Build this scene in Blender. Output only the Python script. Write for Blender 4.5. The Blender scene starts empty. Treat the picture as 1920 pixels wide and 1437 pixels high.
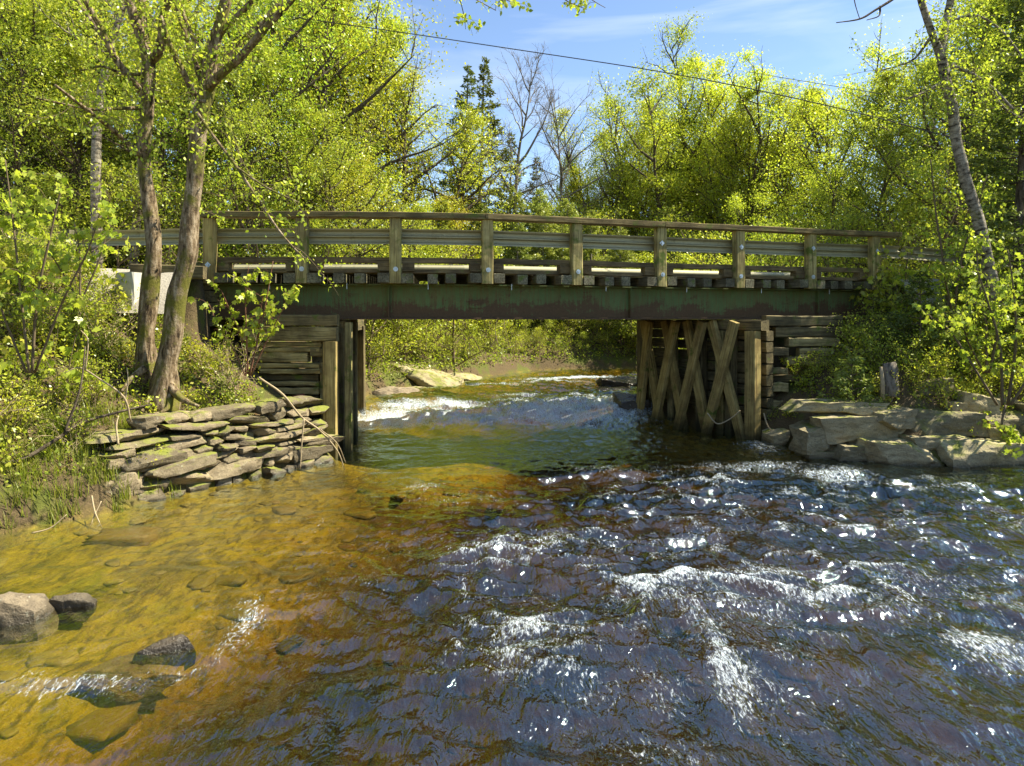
import bpy, math, random
import numpy as np
from mathutils import Vector, Quaternion, noise as mnoise

SC = bpy.context.scene
COL = SC.collection
R = math.radians
F = 1300.0; CH = 2.8                       # focal length in photo pixels, camera height above the water

# ------------------------------------------------------------------ camera, sky, sun, exposure
cam_d = bpy.data.cameras.new("camera")
cam = bpy.data.objects.new("camera", cam_d); COL.objects.link(cam)
cam.location = (0, 0, CH); cam.rotation_euler = (R(90), 0, 0)
cam_d.sensor_width = 36; cam_d.lens = F / 1920 * 36; cam_d.shift_y = -0.0633
cam_d.clip_end = 2000; cam_d.clip_start = 0.05
SC.camera = cam

SUN = Vector((0.78, 0.12, 1.0)).normalized()
world = bpy.data.worlds.new("World"); SC.world = world; world.use_nodes = True
wn, wl = world.node_tree.nodes, world.node_tree.links
wn.clear()
sky = wn.new("ShaderNodeTexSky"); sky.sky_type = 'NISHITA'; sky.sun_disc = False
sky.sun_elevation = math.asin(SUN.z); sky.sun_rotation = math.atan2(SUN.x, SUN.y)
sky.air_density = 0.85; sky.dust_density = 0.0; sky.ozone_density = 1.2
bg = wn.new("ShaderNodeBackground"); bg.inputs[1].default_value = 0.082
wo = wn.new("ShaderNodeOutputWorld")
wt = wn.new("ShaderNodeTexCoord"); wm_ = wn.new("ShaderNodeMapping"); wm_.inputs["Scale"].default_value = (1.2, 1.2, 7); wl.new(wt.outputs["Generated"], wm_.inputs[0])
wz = wn.new("ShaderNodeTexNoise"); wz.inputs["Scale"].default_value = 2.6; wz.inputs["Detail"].default_value = 7; wz.inputs["Distortion"].default_value = .6; wl.new(wm_.outputs[0], wz.inputs["Vector"])
wr_ = wn.new("ShaderNodeValToRGB"); wr_.color_ramp.elements[0].position = .50; wr_.color_ramp.elements[1].position = .85; wr_.color_ramp.elements[1].color = (.45, .45, .45, 1); wl.new(wz.outputs["Fac"], wr_.inputs[0])
wx_m = wn.new("ShaderNodeMix"); wx_m.data_type = 'RGBA'; wx_m.inputs[7].default_value = (5.0, 5.4, 5.8, 1); wl.new(wr_.outputs[0], wx_m.inputs[0]); wl.new(sky.outputs[0], wx_m.inputs[6])   # thin high cloud
wl.new(wx_m.outputs[2], bg.inputs[0]); wl.new(bg.outputs[0], wo.inputs[0])
sun_d = bpy.data.lights.new("sun", 'SUN'); sun_d.energy = 4.6; sun_d.angle = R(0.5); sun_d.color = (1, 0.93, 0.76)
sun = bpy.data.objects.new("sun", sun_d); COL.objects.link(sun)
sun.rotation_euler = SUN.to_track_quat('Z', 'Y').to_euler(); sun.location = SUN * 60
SC.view_settings.view_transform = 'Standard'; SC.view_settings.look = 'None'
SC.view_settings.exposure = 1.6; SC.view_settings.gamma = 1.0
cy = SC.cycles
cy.max_bounces = 12; cy.diffuse_bounces = 7; cy.glossy_bounces = 3; cy.transmission_bounces = 8
cy.transparent_max_bounces = 8; cy.caustics_reflective = False; cy.caustics_refractive = False
cy.use_denoising = True

# ------------------------------------------------------------------ helpers
def W(px, py, Y):
    """photo pixel at depth Y -> world point"""
    return np.array([(px - 960) / F * Y, Y, CH - (py - 597) / F * Y])

def hash2(ix, iy, seed):
    n = (ix.astype(np.int64) * 374761393 + iy.astype(np.int64) * 668265263 + seed * 974711) & 0x7fffffff
    n = ((n ^ (n >> 13)) * 1274126177) & 0x7fffffff
    n = ((n ^ (n >> 15)) * 2246822519) & 0x7fffffff
    return (n & 0xffff) / 32767.5 - 1.0
def vn(x, y, seed=0):
    x = np.asarray(x, float); y = np.asarray(y, float)
    ix = np.floor(x); iy = np.floor(y); fx = x - ix; fy = y - iy
    fx = fx * fx * fx * (fx * (fx * 6 - 15) + 10); fy = fy * fy * fy * (fy * (fy * 6 - 15) + 10)
    a = hash2(ix, iy, seed); b = hash2(ix + 1, iy, seed); c = hash2(ix, iy + 1, seed); d = hash2(ix + 1, iy + 1, seed)
    return (a * (1 - fx) + b * fx) * (1 - fy) + (c * (1 - fx) + d * fx) * fy
def fbm(x, y, o=4, seed=0):
    s = 0; a = 1; t = 0
    for k in range(o):
        s = s + a * vn(x * 2 ** k + 17.3 * k, y * 2 ** k - 9.1 * k, seed + k); t += a; a *= .5
    return s / t
def sstep(a, b, x):
    t = np.clip((np.asarray(x, float) - a) / (b - a), 0, 1); return t * t * (3 - 2 * t)

def tag(o, label=None, cat=None, group=None, kind=None):
    if label: o["label"] = label
    if cat: o["category"] = cat
    if group: o["group"] = group
    if kind: o["kind"] = kind
    return o
def empty(name, loc, label, cat, group=None):
    o = bpy.data.objects.new(name, None); COL.objects.link(o); o.location = loc; o.empty_display_size = .2
    return tag(o, label, cat, group)
def link(name, me, parent=None, loc=None):
    o = bpy.data.objects.new(name, me); COL.objects.link(o)
    if parent is not None:
        o.parent = parent
        if loc is None: loc = (0, 0, 0)
    if loc is not None: o.location = loc
    return o

class MB:
    """mesh accumulator: any polygons, optional grain coordinates"""
    def __init__(s): s.v = []; s.f = []; s.g = []; s.n = 0
    def add(s, v, f, g=None):
        v = np.asarray(v, float).reshape(-1, 3); s.v.append(v)
        s.g.append(np.asarray(g, float) if g is not None else v.copy())
        s.f.extend([tuple(i + s.n for i in q) for q in f]); s.n += len(v)
    def mesh(s, name, mats, smooth=False, origin=(0, 0, 0)):
        me = bpy.data.meshes.new(name)
        v = np.concatenate(s.v) - np.asarray(origin, float)
        me.from_pydata(v.tolist(), [], s.f)
        at = me.attributes.new("gco", 'FLOAT_VECTOR', 'POINT'); at.data.foreach_set("vector", np.concatenate(s.g).ravel())
        for m in (mats if isinstance(mats, (list, tuple)) else [mats]): me.materials.append(m)
        if smooth: me.polygons.foreach_set("use_smooth", [True] * len(me.polygons))
        me.update()
        if smooth == 2: me.set_sharp_from_angle(angle=R(24))
        return me
    def build(s, name, mats, parent=None, smooth=False):
        org = np.array(parent.matrix_world.translation if parent is None else root_loc(parent))if parent is not None else np.zeros(3)
        return link(name, s.mesh(name, mats, smooth, org), parent)
def root_loc(o):
    p = Vector((0, 0, 0))
    while o is not None: p = p + o.location; o = o.parent
    return np.array(p)

def polymesh(name, v, k, mat, smooth=False):
    """all faces have k corners, vertices not shared; v = (n*k,3)"""
    n = len(v) // k
    me = bpy.data.meshes.new(name)
    me.vertices.add(n * k); me.vertices.foreach_set("co", np.ascontiguousarray(v, dtype=np.float32).ravel())
    me.loops.add(n * k); me.loops.foreach_set("vertex_index", np.arange(n * k, dtype=np.int32))
    me.polygons.add(n); me.polygons.foreach_set("loop_start", np.arange(0, n * k, k, dtype=np.int32))
    me.materials.append(mat); me.update(calc_edges=True)
    if smooth: me.polygons.foreach_set("use_smooth", [True] * n)
    return me

def frame_of(d):
    d = np.asarray(d, float); d = d / (np.linalg.norm(d) + 1e-9)
    up = np.array([0, 0, 1.]) if abs(d[2]) < .95 else np.array([0, 1., 0])
    a = np.cross(up, d); a /= np.linalg.norm(a); b = np.cross(d, a)
    return d, a, b
def tube(mb, pts, rad, sides=6, cap=True, lump=0, seed=0):
    pts = np.asarray(pts, float); rad = np.asarray(rad, float); n = len(pts)
    T = np.gradient(pts, axis=0); T /= (np.linalg.norm(T, axis=1)[:, None] + 1e-9)
    _, a, b = frame_of(T[0]); A = []
    for i in range(n):
        a = a - T[i] * np.dot(a, T[i]); a /= (np.linalg.norm(a) + 1e-9); A.append(a)
    A = np.array(A); B = np.cross(T, A)
    th = np.arange(sides) * 2 * np.pi / sides
    rr = rad[:, None] * np.ones((1, sides))
    if lump:
        ii, jj = np.meshgrid(np.arange(n), np.arange(sides), indexing='ij')
        rr = rr * (1 + lump * vn(ii * .45 + seed, jj * 1.7 + seed * 3.1, seed))
    V = pts[:, None] + rr[..., None] * (np.cos(th)[None, :, None] * A[:, None] + np.sin(th)[None, :, None] * B[:, None])
    L = np.concatenate([[0], np.cumsum(np.linalg.norm(np.diff(pts, axis=0), axis=1))])
    G = np.stack([np.repeat(L[:, None], sides, 1), rad[:, None] * np.cos(th)[None], rad[:, None] * np.sin(th)[None]], -1)
    f = [(i * sides + j, i * sides + (j + 1) % sides, (i + 1) * sides + (j + 1) % sides, (i + 1) * sides + j)
         for i in range(n - 1) for j in range(sides)]
    if cap: f += [tuple(range(sides - 1, -1, -1)), tuple((n - 1) * sides + j for j in range(sides))]
    mb.add(V.reshape(-1, 3), f, G.reshape(-1, 3) + [seed * 1.37, 0, 0])
def curve_pts(pts, n):
    """smooth resample of control points (rows may carry extra columns)"""
    P = np.asarray(pts, float); m = len(P); t = np.linspace(0, m - 1, n); i = np.clip(t.astype(int), 0, m - 2); u = (t - i)[:, None]
    g = np.gradient(P, axis=0); p0, p1, m0, m1 = P[i], P[i + 1], g[i], g[i + 1]
    return (2*u**3-3*u**2+1)*p0 + (u**3-2*u**2+u)*m0 + (-2*u**3+3*u**2)*p1 + (u**3-u**2)*m1

_bs = [0]
def beam(mb, p0, p1, w, h, up=(0, 0, 1), ch=.012, nseg=5, warp=.004, rot=0.0):
    """weathered timber: chamfered section, slight bow and wane; w across, h along `up`"""
    _bs[0] += 1; sd = _bs[0]; rg = random.Random(sd * 7919)
    p0 = np.asarray(p0, float); p1 = np.asarray(p1, float); d = p1 - p0; L = np.linalg.norm(d); d /= L
    up = np.asarray(up, float); up = up - d * np.dot(up, d); up /= np.linalg.norm(up); sx = np.cross(d, up)
    a, b = w / 2, h / 2
    sec = [(-a+ch,-b),(a-ch,-b),(a,-b+ch),(a,b-ch),(a-ch,b),(-a+ch,b),(-a,b-ch),(-a,-b+ch)]
    V = []; G = []
    bow = [rg.uniform(-1, 1) * warp for _ in range(2)]
    for i in range(nseg + 1):
        t = i / nseg; q = 4 * t * (1 - t)
        for (x, y) in sec:
            j = 1 + rg.uniform(-1, 1) * warp * 1.2 / max(w, .05)
            V.append(p0 + d * (L * t + (rg.uniform(-.006, .006) if i in (0, nseg) else 0)) + sx * (x * j + bow[0] * q) + up * (y * j + bow[1] * q))
            G.append((L * t + sd * 3.3, x + sd * .77, y + sd * .31))
    f = [(i*8+j, i*8+(j+1) % 8, (i+1)*8+(j+1) % 8, (i+1)*8+j) for i in range(nseg) for j in range(8)]
    f += [tuple(range(7, -1, -1)), tuple(nseg*8+j for j in range(8))]
    mb.add(V, f, G)

# ------------------------------------------------------------------ materials
class N:
    def __init__(s, name):
        s.m = bpy.data.materials.new(name); s.m.use_nodes = True; s.t = s.m.node_tree; s.t.nodes.clear()
        s.out = s.n("ShaderNodeOutputMaterial")
    def n(s, typ, **kw):
        nd = s.t.nodes.new(typ)
        for k, v in kw.items(): setattr(nd, k, v)
        return nd
    def l(s, a, b): s.t.links.new(a, b); return b
    def set(s, sock, v):
        if isinstance(v, bpy.types.NodeSocket): s.l(v, sock)
        else: sock.default_value = v
    def attr(s, name): return s.n("ShaderNodeAttribute", attribute_name=name)
    def mapv(s, vec, scale, rot=(0, 0, 0)):
        m = s.n("ShaderNodeMapping"); m.inputs["Scale"].default_value = scale; m.inputs["Rotation"].default_value = rot
        s.l(vec, m.inputs[0]); return m.outputs[0]
    def noise(s, vec, scale, detail=4, rough=.55, dist=0):
        q = s.n("ShaderNodeTexNoise"); q.inputs["Scale"].default_value = scale; q.inputs["Detail"].default_value = detail
        q.inputs["Roughness"].default_value = rough; q.inputs["Distortion"].default_value = dist
        s.l(vec, q.inputs["Vector"]); return q.outputs["Fac"]
    def ramp(s, fac, stops, interp='LINEAR'):
        r = s.n("ShaderNodeValToRGB"); cr = r.color_ramp; cr.interpolation = interp
        while len(cr.elements) < len(stops): cr.elements.new(.5)
        for e, (p, c) in zip(cr.elements, stops):
            e.position = p; e.color = (*c, 1) if len(c) == 3 else c
        s.l(fac, r.inputs[0]); return r.outputs[0]
    def mix(s, fac, a, b, typ='MIX'):
        m = s.n("ShaderNodeMix", data_type='RGBA', blend_type=typ)
        s.set(m.inputs[0], fac); s.set(m.inputs[6], a if isinstance(a, bpy.types.NodeSocket) else (*a, 1)); s.set(m.inputs[7], b if isinstance(b, bpy.types.NodeSocket) else (*b, 1))
        return m.outputs[2]
    def math(s, op, a, b=0, c=0, clamp=False):
        m = s.n("ShaderNodeMath", operation=op, use_clamp=clamp)
        s.set(m.inputs[0], a); s.set(m.inputs[1], b); s.set(m.inputs[2], c); return m.outputs[0]
    def bump(s, h, strength=.5, dist=.02, normal=None):
        b = s.n("ShaderNodeBump"); b.inputs["Strength"].default_value = strength; b.inputs["Distance"].default_value = dist
        s.l(h, b.inputs["Height"])
        if normal is not None: s.l(normal, b.inputs["Normal"])
        return b.outputs[0]
    def pbsdf(s, col, rough=.8, normal=None, spec=.3, metal=0):
        p = s.n("ShaderNodeBsdfPrincipled"); s.set(p.inputs["Base Color"], col if isinstance(col, bpy.types.NodeSocket) else (*col, 1))
        s.set(p.inputs["Roughness"], rough); p.inputs["Specular IOR Level"].default_value = spec; s.set(p.inputs["Metallic"], metal)
        if normal is not None: s.l(normal, p.inputs["Normal"])
        return p.outputs[0]
    def done(s, sh): s.l(sh, s.out.inputs[0]); return s.m
    def sep(s, v):
        q = s.n("ShaderNodeSeparateXYZ"); s.l(v, q.inputs[0]); return q.outputs

def wood(name, a, b, c, moss=0.0, mosscol=(.10, .13, .02)):
    m = N(name); g = m.attr("gco").outputs["Vector"]
    n1 = m.noise(m.mapv(g, (1.2, 28, 28)), 1.0, 6, .6); n2 = m.noise(g, 2.2, 4, .6); n3 = m.noise(m.mapv(g, (2, 90, 90)), 1, 3)
    col = m.ramp(n1, [(.30, c), (.48, a), (.70, b)])
    col = m.mix(m.ramp(n2, [(.40, (0, 0, 0)), (.62, (1, 1, 1))]), col, m.mix(.65, col, c))
    pos = m.n("ShaderNodeNewGeometry").outputs["Position"]
    n4 = m.noise(pos, 3.1, 5, .65)
    if moss: col = m.mix(m.ramp(n4, [(.62 - moss * .3, (0, 0, 0)), (.72 - moss * .2, (1, 1, 1))]), col, mosscol)
    col = m.mix(m.ramp(n3, [(.28, (1, 1, 1)), (.40, (0, 0, 0))]), col, tuple(x * .25 for x in c))
    hh = m.math('ADD', n1, m.math('MULTIPLY', n3, .6))
    wz_ = m.math('ADD', m.sep(pos)[2], m.math('MULTIPLY', n4, .5))       # slimy where the river wets it
    col = m.mix(m.ramp(wz_, [(.34, (1, 1, 1)), (.62, (0, 0, 0))]), col, m.mix(.8, col, (.02, .02, .008)))
    return m.done(m.pbsdf(col, .85, m.bump(hh, .6, .012), .25))
M = {}
M['post'] = wood("timber_post", (.36, .295, .105), (.52, .43, .18), (.12, .09, .035), .3)
M['brown'] = wood("timber_brown", (.17, .125, .055), (.28, .20, .09), (.05, .035, .018), .1)
M['cap'] = wood("timber_cap", (.20, .15, .06), (.32, .24, .10), (.06, .045, .02), .25)
M['tie'] = wood("timber_tie", (.17, .155, .09), (.29, .26, .16), (.04, .033, .02), .2)
M['pile'] = wood("timber_pile", (.38, .285, .095), (.52, .40, .15), (.15, .10, .035), .12)
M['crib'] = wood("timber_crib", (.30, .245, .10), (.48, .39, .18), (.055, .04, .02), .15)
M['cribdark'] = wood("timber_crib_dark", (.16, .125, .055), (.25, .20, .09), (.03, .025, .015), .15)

def mk_girder():
    m = N("girder_paint"); pos = m.n("ShaderNodeNewGeometry").outputs["Position"]; z = m.sep(pos)[2]
    n1 = m.noise(m.mapv(pos, (1.0, 1, 1.6)), 1.5, 8, .7, .4); n2 = m.noise(pos, 22, 6, .75); n3 = m.noise(m.mapv(pos, (10, 1, .8)), 2.5, 6, .65); n4 = m.noise(pos, 6, 6, .75)
    green = m.mix(n4, (.06, .115, .045), (.16, .21, .07))
    olive = m.mix(n2, (.085, .08, .03), (.18, .16, .06))
    rust = m.mix(n2, (.045, .03, .017), (.16, .095, .045))
    col = m.mix(m.ramp(n3, [(.40, (0, 0, 0)), (.62, (1, 1, 1))]), green, olive)
    zz = m.math('MULTIPLY', m.math('SUBTRACT', 3.20, z), .9)         # paint has flaked off low on the web
    f = m.math('ADD', m.math('MULTIPLY', m.math('SUBTRACT', n1, .5), 1.6), m.math('ADD', m.math('MULTIPLY', m.math('SUBTRACT', n3, .5), .6), m.math('ADD', m.math('MULTIPLY', m.math('SUBTRACT', n2, .5), .5), zz)))
    col = m.mix(m.ramp(f, [(-.0, (0, 0, 0)), (.16, (1, 1, 1))]), col, rust)
    return m.done(m.pbsdf(col, .8, m.bump(n2, .5, .012), .25))
M['girder'] = mk_girder()
def mk_galv():
    m = N("galvanised_steel"); g = m.attr("gco").outputs["Vector"]; n1 = m.noise(m.mapv(g, (.8, 6, 6)), 2, 5); n2 = m.noise(g, 40, 3)
    col = m.mix(n1, (.26, .235, .12), (.44, .40, .24)); col = m.mix(m.ramp(m.noise(m.mapv(g, (3, 1, 1)), 1.6, 5, .7), [(.58, (0, 0, 0)), (.75, (1, 1, 1))]), col, (.14, .11, .05))
    return m.done(m.pbsdf(col, m.math('MULTIPLY_ADD', n2, .25, .38), m.bump(n1, .1, .01), .5, .25))
M['galv'] = mk_galv()
def plain(name, c, rough=.6, metal=0, var=.3, scale=9):
    m = N(name); pos = m.n("ShaderNodeTexCoord").outputs["Object"]; n = m.noise(pos, scale, 5, .6)
    return m.done(m.pbsdf(m.mix(n, tuple(x * (1 - var) for x in c), tuple(min(1, x * (1 + var)) for x in c)), rough, m.bump(n, .3, .01), .4, metal))
M['bolt'] = plain("bolt_steel", (.42, .46, .48), .35, .6)
M['concrete'] = plain("concrete", (.46, .44, .37), .9, 0, .3, 6)
M['redmetal'] = plain("rusty_red_metal", (.22, .06, .035), .7)
M['wire'] = plain("wire", (.06, .06, .06), .4, .3)
M['litter_blue'] = plain("blue_plastic", (.15, .42, .6), .4)
M['deadwood'] = plain("dead_wood", (.36, .28, .16), .9, 0, .4, 20)
M['redstem'] = plain("red_stem", (.16, .07, .035), .7, 0, .3, 20)
M['twig'] = plain("twig_bark", (.13, .095, .05), .9, 0, .4, 20)

def mk_rock(name, a, b, c, moss=.5, mosscol=(.13, .14, .018), wet=False):
    m = N(name); geo = m.n("ShaderNodeNewGeometry"); pos = geo.outputs["Position"]
    n1 = m.noise(pos, 2.6, 7, .65); n2 = m.noise(pos, 16, 6, .7); n3 = m.noise(m.mapv(pos, (1, 1, 3.2), (.3, .2, 0)), 5, 6, .65); n4 = m.noise(pos, 55, 3)
    rnd = geo.outputs["Random Per Island"]
    oi = m.n("ShaderNodeObjectInfo").outputs["Random"]
    col = m.mix(n1, a, b); col = m.mix(m.ramp(n3, [(.35, (1, 1, 1)), (.55, (0, 0, 0))]), col, c)
    col = m.mix(oi, m.mix(.7, col, tuple(x * .42 for x in a)), m.mix(.25, col, tuple(x * 1.5 for x in b)))
    col = m.mix(m.ramp(n2, [(.60, (0, 0, 0)), (.70, (.8, .8, .8))]), col, (.38, .37, .27))   # lichen
    col = m.mix(m.ramp(n4, [(.3, (.6, .6, .6)), (.45, (0, 0, 0))]), col, tuple(x * .4 for x in c))
    z = m.sep(geo.outputs["Normal"])[2]
    if moss:
        mk = m.math('MULTIPLY', m.ramp(z, [(.35, (0, 0, 0)), (.75, (1, 1, 1))]), m.ramp(n1, [(.56 - .2 * moss, (0, 0, 0)), (.64 - .12 * moss, (1, 1, 1))]))
        col = m.mix(mk, col, m.mix(n2, mosscol, tuple(x * 1.6 for x in mosscol)))
    zp = m.sep(pos)[2]
    wetm = m.ramp(m.math('ADD', zp, m.math('MULTIPLY', n1, .12)), [(.06, (1, 1, 1)), (.17, (0, 0, 0))])   # wet tide line
    wetm = m.math('MULTIPLY', wetm, m.math('MULTIPLY_ADD', zp, 9.0, 1.25, clamp=True))
    col = m.mix(wetm, col, m.mix(.72, col, (.012, .01, .006)))
    rough = m.math('MULTIPLY_ADD', wetm, -.55, .88) if not wet else .22
    h = m.math('ADD', m.math('MULTIPLY', n3, .7), m.math('ADD', n2, m.math('MULTIPLY', n4, .3)))
    return m.done(m.pbsdf(col, rough, m.bump(h, .8, .03), .4))
M['rock'] = mk_rock("wall_stone", (.20, .16, .09), (.32, .25, .15), (.075, .055, .03))
M['slab'] = mk_rock("slab_stone", (.30, .25, .135), (.44, .365, .20), (.13, .105, .055), .45)
M['wetrock'] = mk_rock("wet_stone", (.06, .045, .028), (.10, .075, .045), (.03, .022, .014), 0, wet=True)
M['boulder'] = mk_rock("river_boulder", (.19, .15, .09), (.28, .22, .14), (.08, .06, .04), 0)

def mk_bark(name, a, b, c, moss=0.0, band=False):
    m = N(name); g = m.attr("gco").outputs["Vector"]; geo = m.n("ShaderNodeNewGeometry"); pos = geo.outputs["Position"]
    if band: n1 = m.noise(m.mapv(g, (7, 3, 3)), 2.0, 5, .6)
    else: n1 = m.noise(m.mapv(pos, (9, 9, 2.2)), 1.6, 6, .65)
    n2 = m.noise(pos, 24, 5, .7); n3 = m.noise(pos, 1.9, 5, .65)
    col = m.ramp(n1, [(.36, c), (.48, a), (.68, b)]); col = m.mix(m.ramp(n2, [(.3, (.7, .7, .7)), (.5, (0, 0, 0))]), col, c)
    if moss: col = m.mix(m.ramp(n3, [(.66 - .22 * moss, (0, 0, 0)), (.74 - .2 * moss, (1, 1, 1))]), col, m.mix(n2, (.06, .065, .012), (.19, .17, .03)))
    return m.done(m.pbsdf(col, .9, m.bump(m.math('ADD', n1, n2), .8, .02), .2))
M['bark'] = mk_bark("mossy_bark", (.17, .12, .065), (.42, .34, .23), (.03, .02, .011), .75)
M['barkdark'] = mk_bark("dark_bark", (.085, .065, .042), (.16, .125, .085), (.03, .022, .015), .15)
M['barkgrey'] = mk_bark("grey_bark", (.19, .165, .125), (.30, .265, .21), (.07, .055, .04), .1)
M['birch'] = mk_bark("birch_bark", (.20, .17, .12), (.36, .32, .24), (.03, .025, .018), .2, band=True)

def leaf(name, cols, trans=.5, gloss=.025):
    m = N(name); geo = m.n("ShaderNodeNewGeometry"); rnd = geo.outputs["Random Per Island"]
    oi = m.n("ShaderNodeObjectInfo")
    st = [(i / (len(cols) - 1), c) for i, c in enumerate(cols)]
    col = m.ramp(rnd, st)
    col = m.mix(1.0, col, oi.outputs["Color"], 'MULTIPLY')
    d = m.n("ShaderNodeBsdfDiffuse"); m.l(col, d.inputs[0])
    t = m.n("ShaderNodeBsdfTranslucent"); m.l(m.mix(1.0, col, (1.1, 1.13, .7), 'MULTIPLY'), t.inputs[0])
    mx = m.n("ShaderNodeMixShader"); mx.inputs[0].default_value = trans; m.l(d.outputs[0], mx.inputs[1]); m.l(t.outputs[0], mx.inputs[2])
    gl = m.n("ShaderNodeBsdfGlossy"); gl.inputs["Roughness"].default_value = .35; gl.inputs[0].default_value = (.9, .95, .8, 1)
    m2 = m.n("ShaderNodeMixShader"); m2.inputs[0].default_value = gloss; m.l(mx.outputs[0], m2.inputs[1]); m.l(gl.outputs[0], m2.inputs[2])
    return m.done(m2.outputs[0])
M['spring'] = leaf("spring_leaves", [(.25, .34, .03), (.40, .48, .045), (.52, .55, .075), (.33, .42, .04)], .55)
M['green'] = leaf("green_leaves", [(.20, .28, .03), (.31, .39, .04), (.43, .46, .06), (.25, .33, .035)], .55)
M['needle'] = leaf("needles", [(.07, .10, .02), (.11, .15, .025), (.18, .21, .04), (.085, .12, .022)], .4)
M['cedar'] = leaf("cedar_sprays", [(.16, .22, .04), (.26, .32, .06), (.36, .40, .10), (.22, .28, .05)], .5)
M['brownleaf'] = leaf("fallen_leaves", [(.12, .07, .03), (.22, .14, .07), (.30, .22, .13), (.17, .10, .05)], .2, .03)
M['grass'] = leaf("grass_blades", [(.13, .18, .018), (.24, .29, .03), (.34, .32, .06), (.18, .24, .02)], .45)

# ------------------------------------------------------------------ terrain
POLY = np.array([(-15,-9),(-13.5,2),(-10.8,6.3),(-8.3,7.9),(-6.67,9.03),(-5.86,10.0),(-5.4,11.1),(-3.62,13.8),(-3.75,14.2),(-4.2,18.9),(-4.5,21),(-4.3,22.3),
                 (-2.5,25.4),(0.9,30),(5.4,31.4),(12,31.5),(24,29.5),(45,24),(45,19),(24,24.6),(12,26.6),(6.4,26.6),(4.6,25),(4.2,22),(3.75,19.3),(5.75,16.0),(6.1,15.5),(7.2,13.85),(8,13.3),(10.1,13.7),(14,12.6),(17,8),(18.5,-9)], float)
def sdist(x, y):
    """distance to the water's edge, negative in the water"""
    x = np.asarray(x, float); y = np.asarray(y, float); d = np.full(x.shape, 1e9); ins = np.zeros(x.shape, bool)
    for (ax, ay), (bx, by) in zip(POLY, np.roll(POLY, -1, 0)):
        ex, ey = bx - ax, by - ay; t = np.clip(((x-ax)*ex + (y-ay)*ey) / (ex*ex+ey*ey), 0, 1)
        d = np.minimum(d, np.hypot(x - ax - t*ex, y - ay - t*ey))
        c = ((ay > y) != (by > y)); ins ^= c & (x < ex * (y - ay) / (ey if abs(ey) > 1e-9 else 1e-9) + ax)
    return np.where(ins, -d, d)
PX = np.array([390, 564, 741, 915, 1084, 1243, 1390, 1525, 1645], float)
PD = np.array([14.2, 14.18, 14.25, 14.5, 15.05, 15.7, 16.35, 16.95, 17.45])
PXW = (PX - 960) * PD / F
def axis_y(x):                                # near edge of the deck in plan
    x = np.asarray(x, float); y = np.interp(x, PXW, PD)
    y = np.where(x < PXW[0], PD[0] + (PXW[0] - x) * .03, y)
    return np.where(x > PXW[-1], PD[-1] + (x - PXW[-1]) * .30, y)
DW = 3.6                                     # deck width
def depth_at(x, y, d):
    dd = np.clip(-d, 0, 9)
    sh = .10 + .22 * sstep(0, 1.0, dd) + .55 * sstep(2.9, 6.0, dd + 1.6 * (x + 1) / 3.0)
    sh = sh * (1 - .45 * sstep(-1.8, -3.6, x) * (y < 12))
    sh = sh + .35 * sstep(.6, 2.6, dd) * sstep(17, 19, y) + .22 * sstep(-4.4, -1.5, x) * sstep(.5, 2, dd) * (y < 12)
    return np.minimum(sh, 1.0) * np.clip(dd / .25, 0, 1)
def ground_z(x, y):
    x = np.asarray(x, float); y = np.asarray(y, float); d = sdist(x, y)
    back = sstep(19.5, 24, y)
    left = x < .5
    P = 3.7 * (1 - back) + back * (2.3 + np.clip((y - 24) * .035, 0, 4) + np.where(left, .9, .5))
    Wd = (1 - back) * np.where(left, 4.3, 4.6) + back * np.where(y > 27, 5.2, 6.0)
    t = np.clip(d / Wd, 0, 1); z = P * np.power(t, np.where(back > .5, .8, .78))
    z = z + .16 * fbm(x * .9, y * .9, 4, 3) * sstep(.15, 1.2, d) + .05 * fbm(x * 3.1, y * 3.1, 3, 9) * sstep(0, .4, d)
    z = np.where(d > 0, z + .04 + .05 * sstep(0, .3, d), z)
    ay = axis_y(x)
    cor = sstep(ay - .7, ay + .05, y) * (1 - sstep(ay + DW, ay + DW + 1.2, y)) * ((x < -6.3) | (x > 9.3))
    z = z * (1 - cor) + 3.68 * cor
    under = (y > ay + .1) & (y < ay + DW) & (x > -6.6) & (x < 9.6) & (d > 0)
    z = np.where(under, np.minimum(z, 2.3 * sstep(.05, .5, d)), z)
    z = np.where(d <= 0, -depth_at(x, y, d) + (.06 * fbm(x * 1.7, y * .9, 3, 5)) * sstep(0, .6, -d), z)
    far = np.hypot(x, y - 15); z = z + np.clip(far - 70, 0, 200) * .05
    up = .42 * sstep(17.2, 20, y) + .012 * np.clip(y - 20, 0, 20)          # river drops through the rapid
    return z + np.where(y > 17, up, 0) * (d < 3)
def gz(x, y): return float(ground_z(np.array([x]), np.array([y]))[0])

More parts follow.
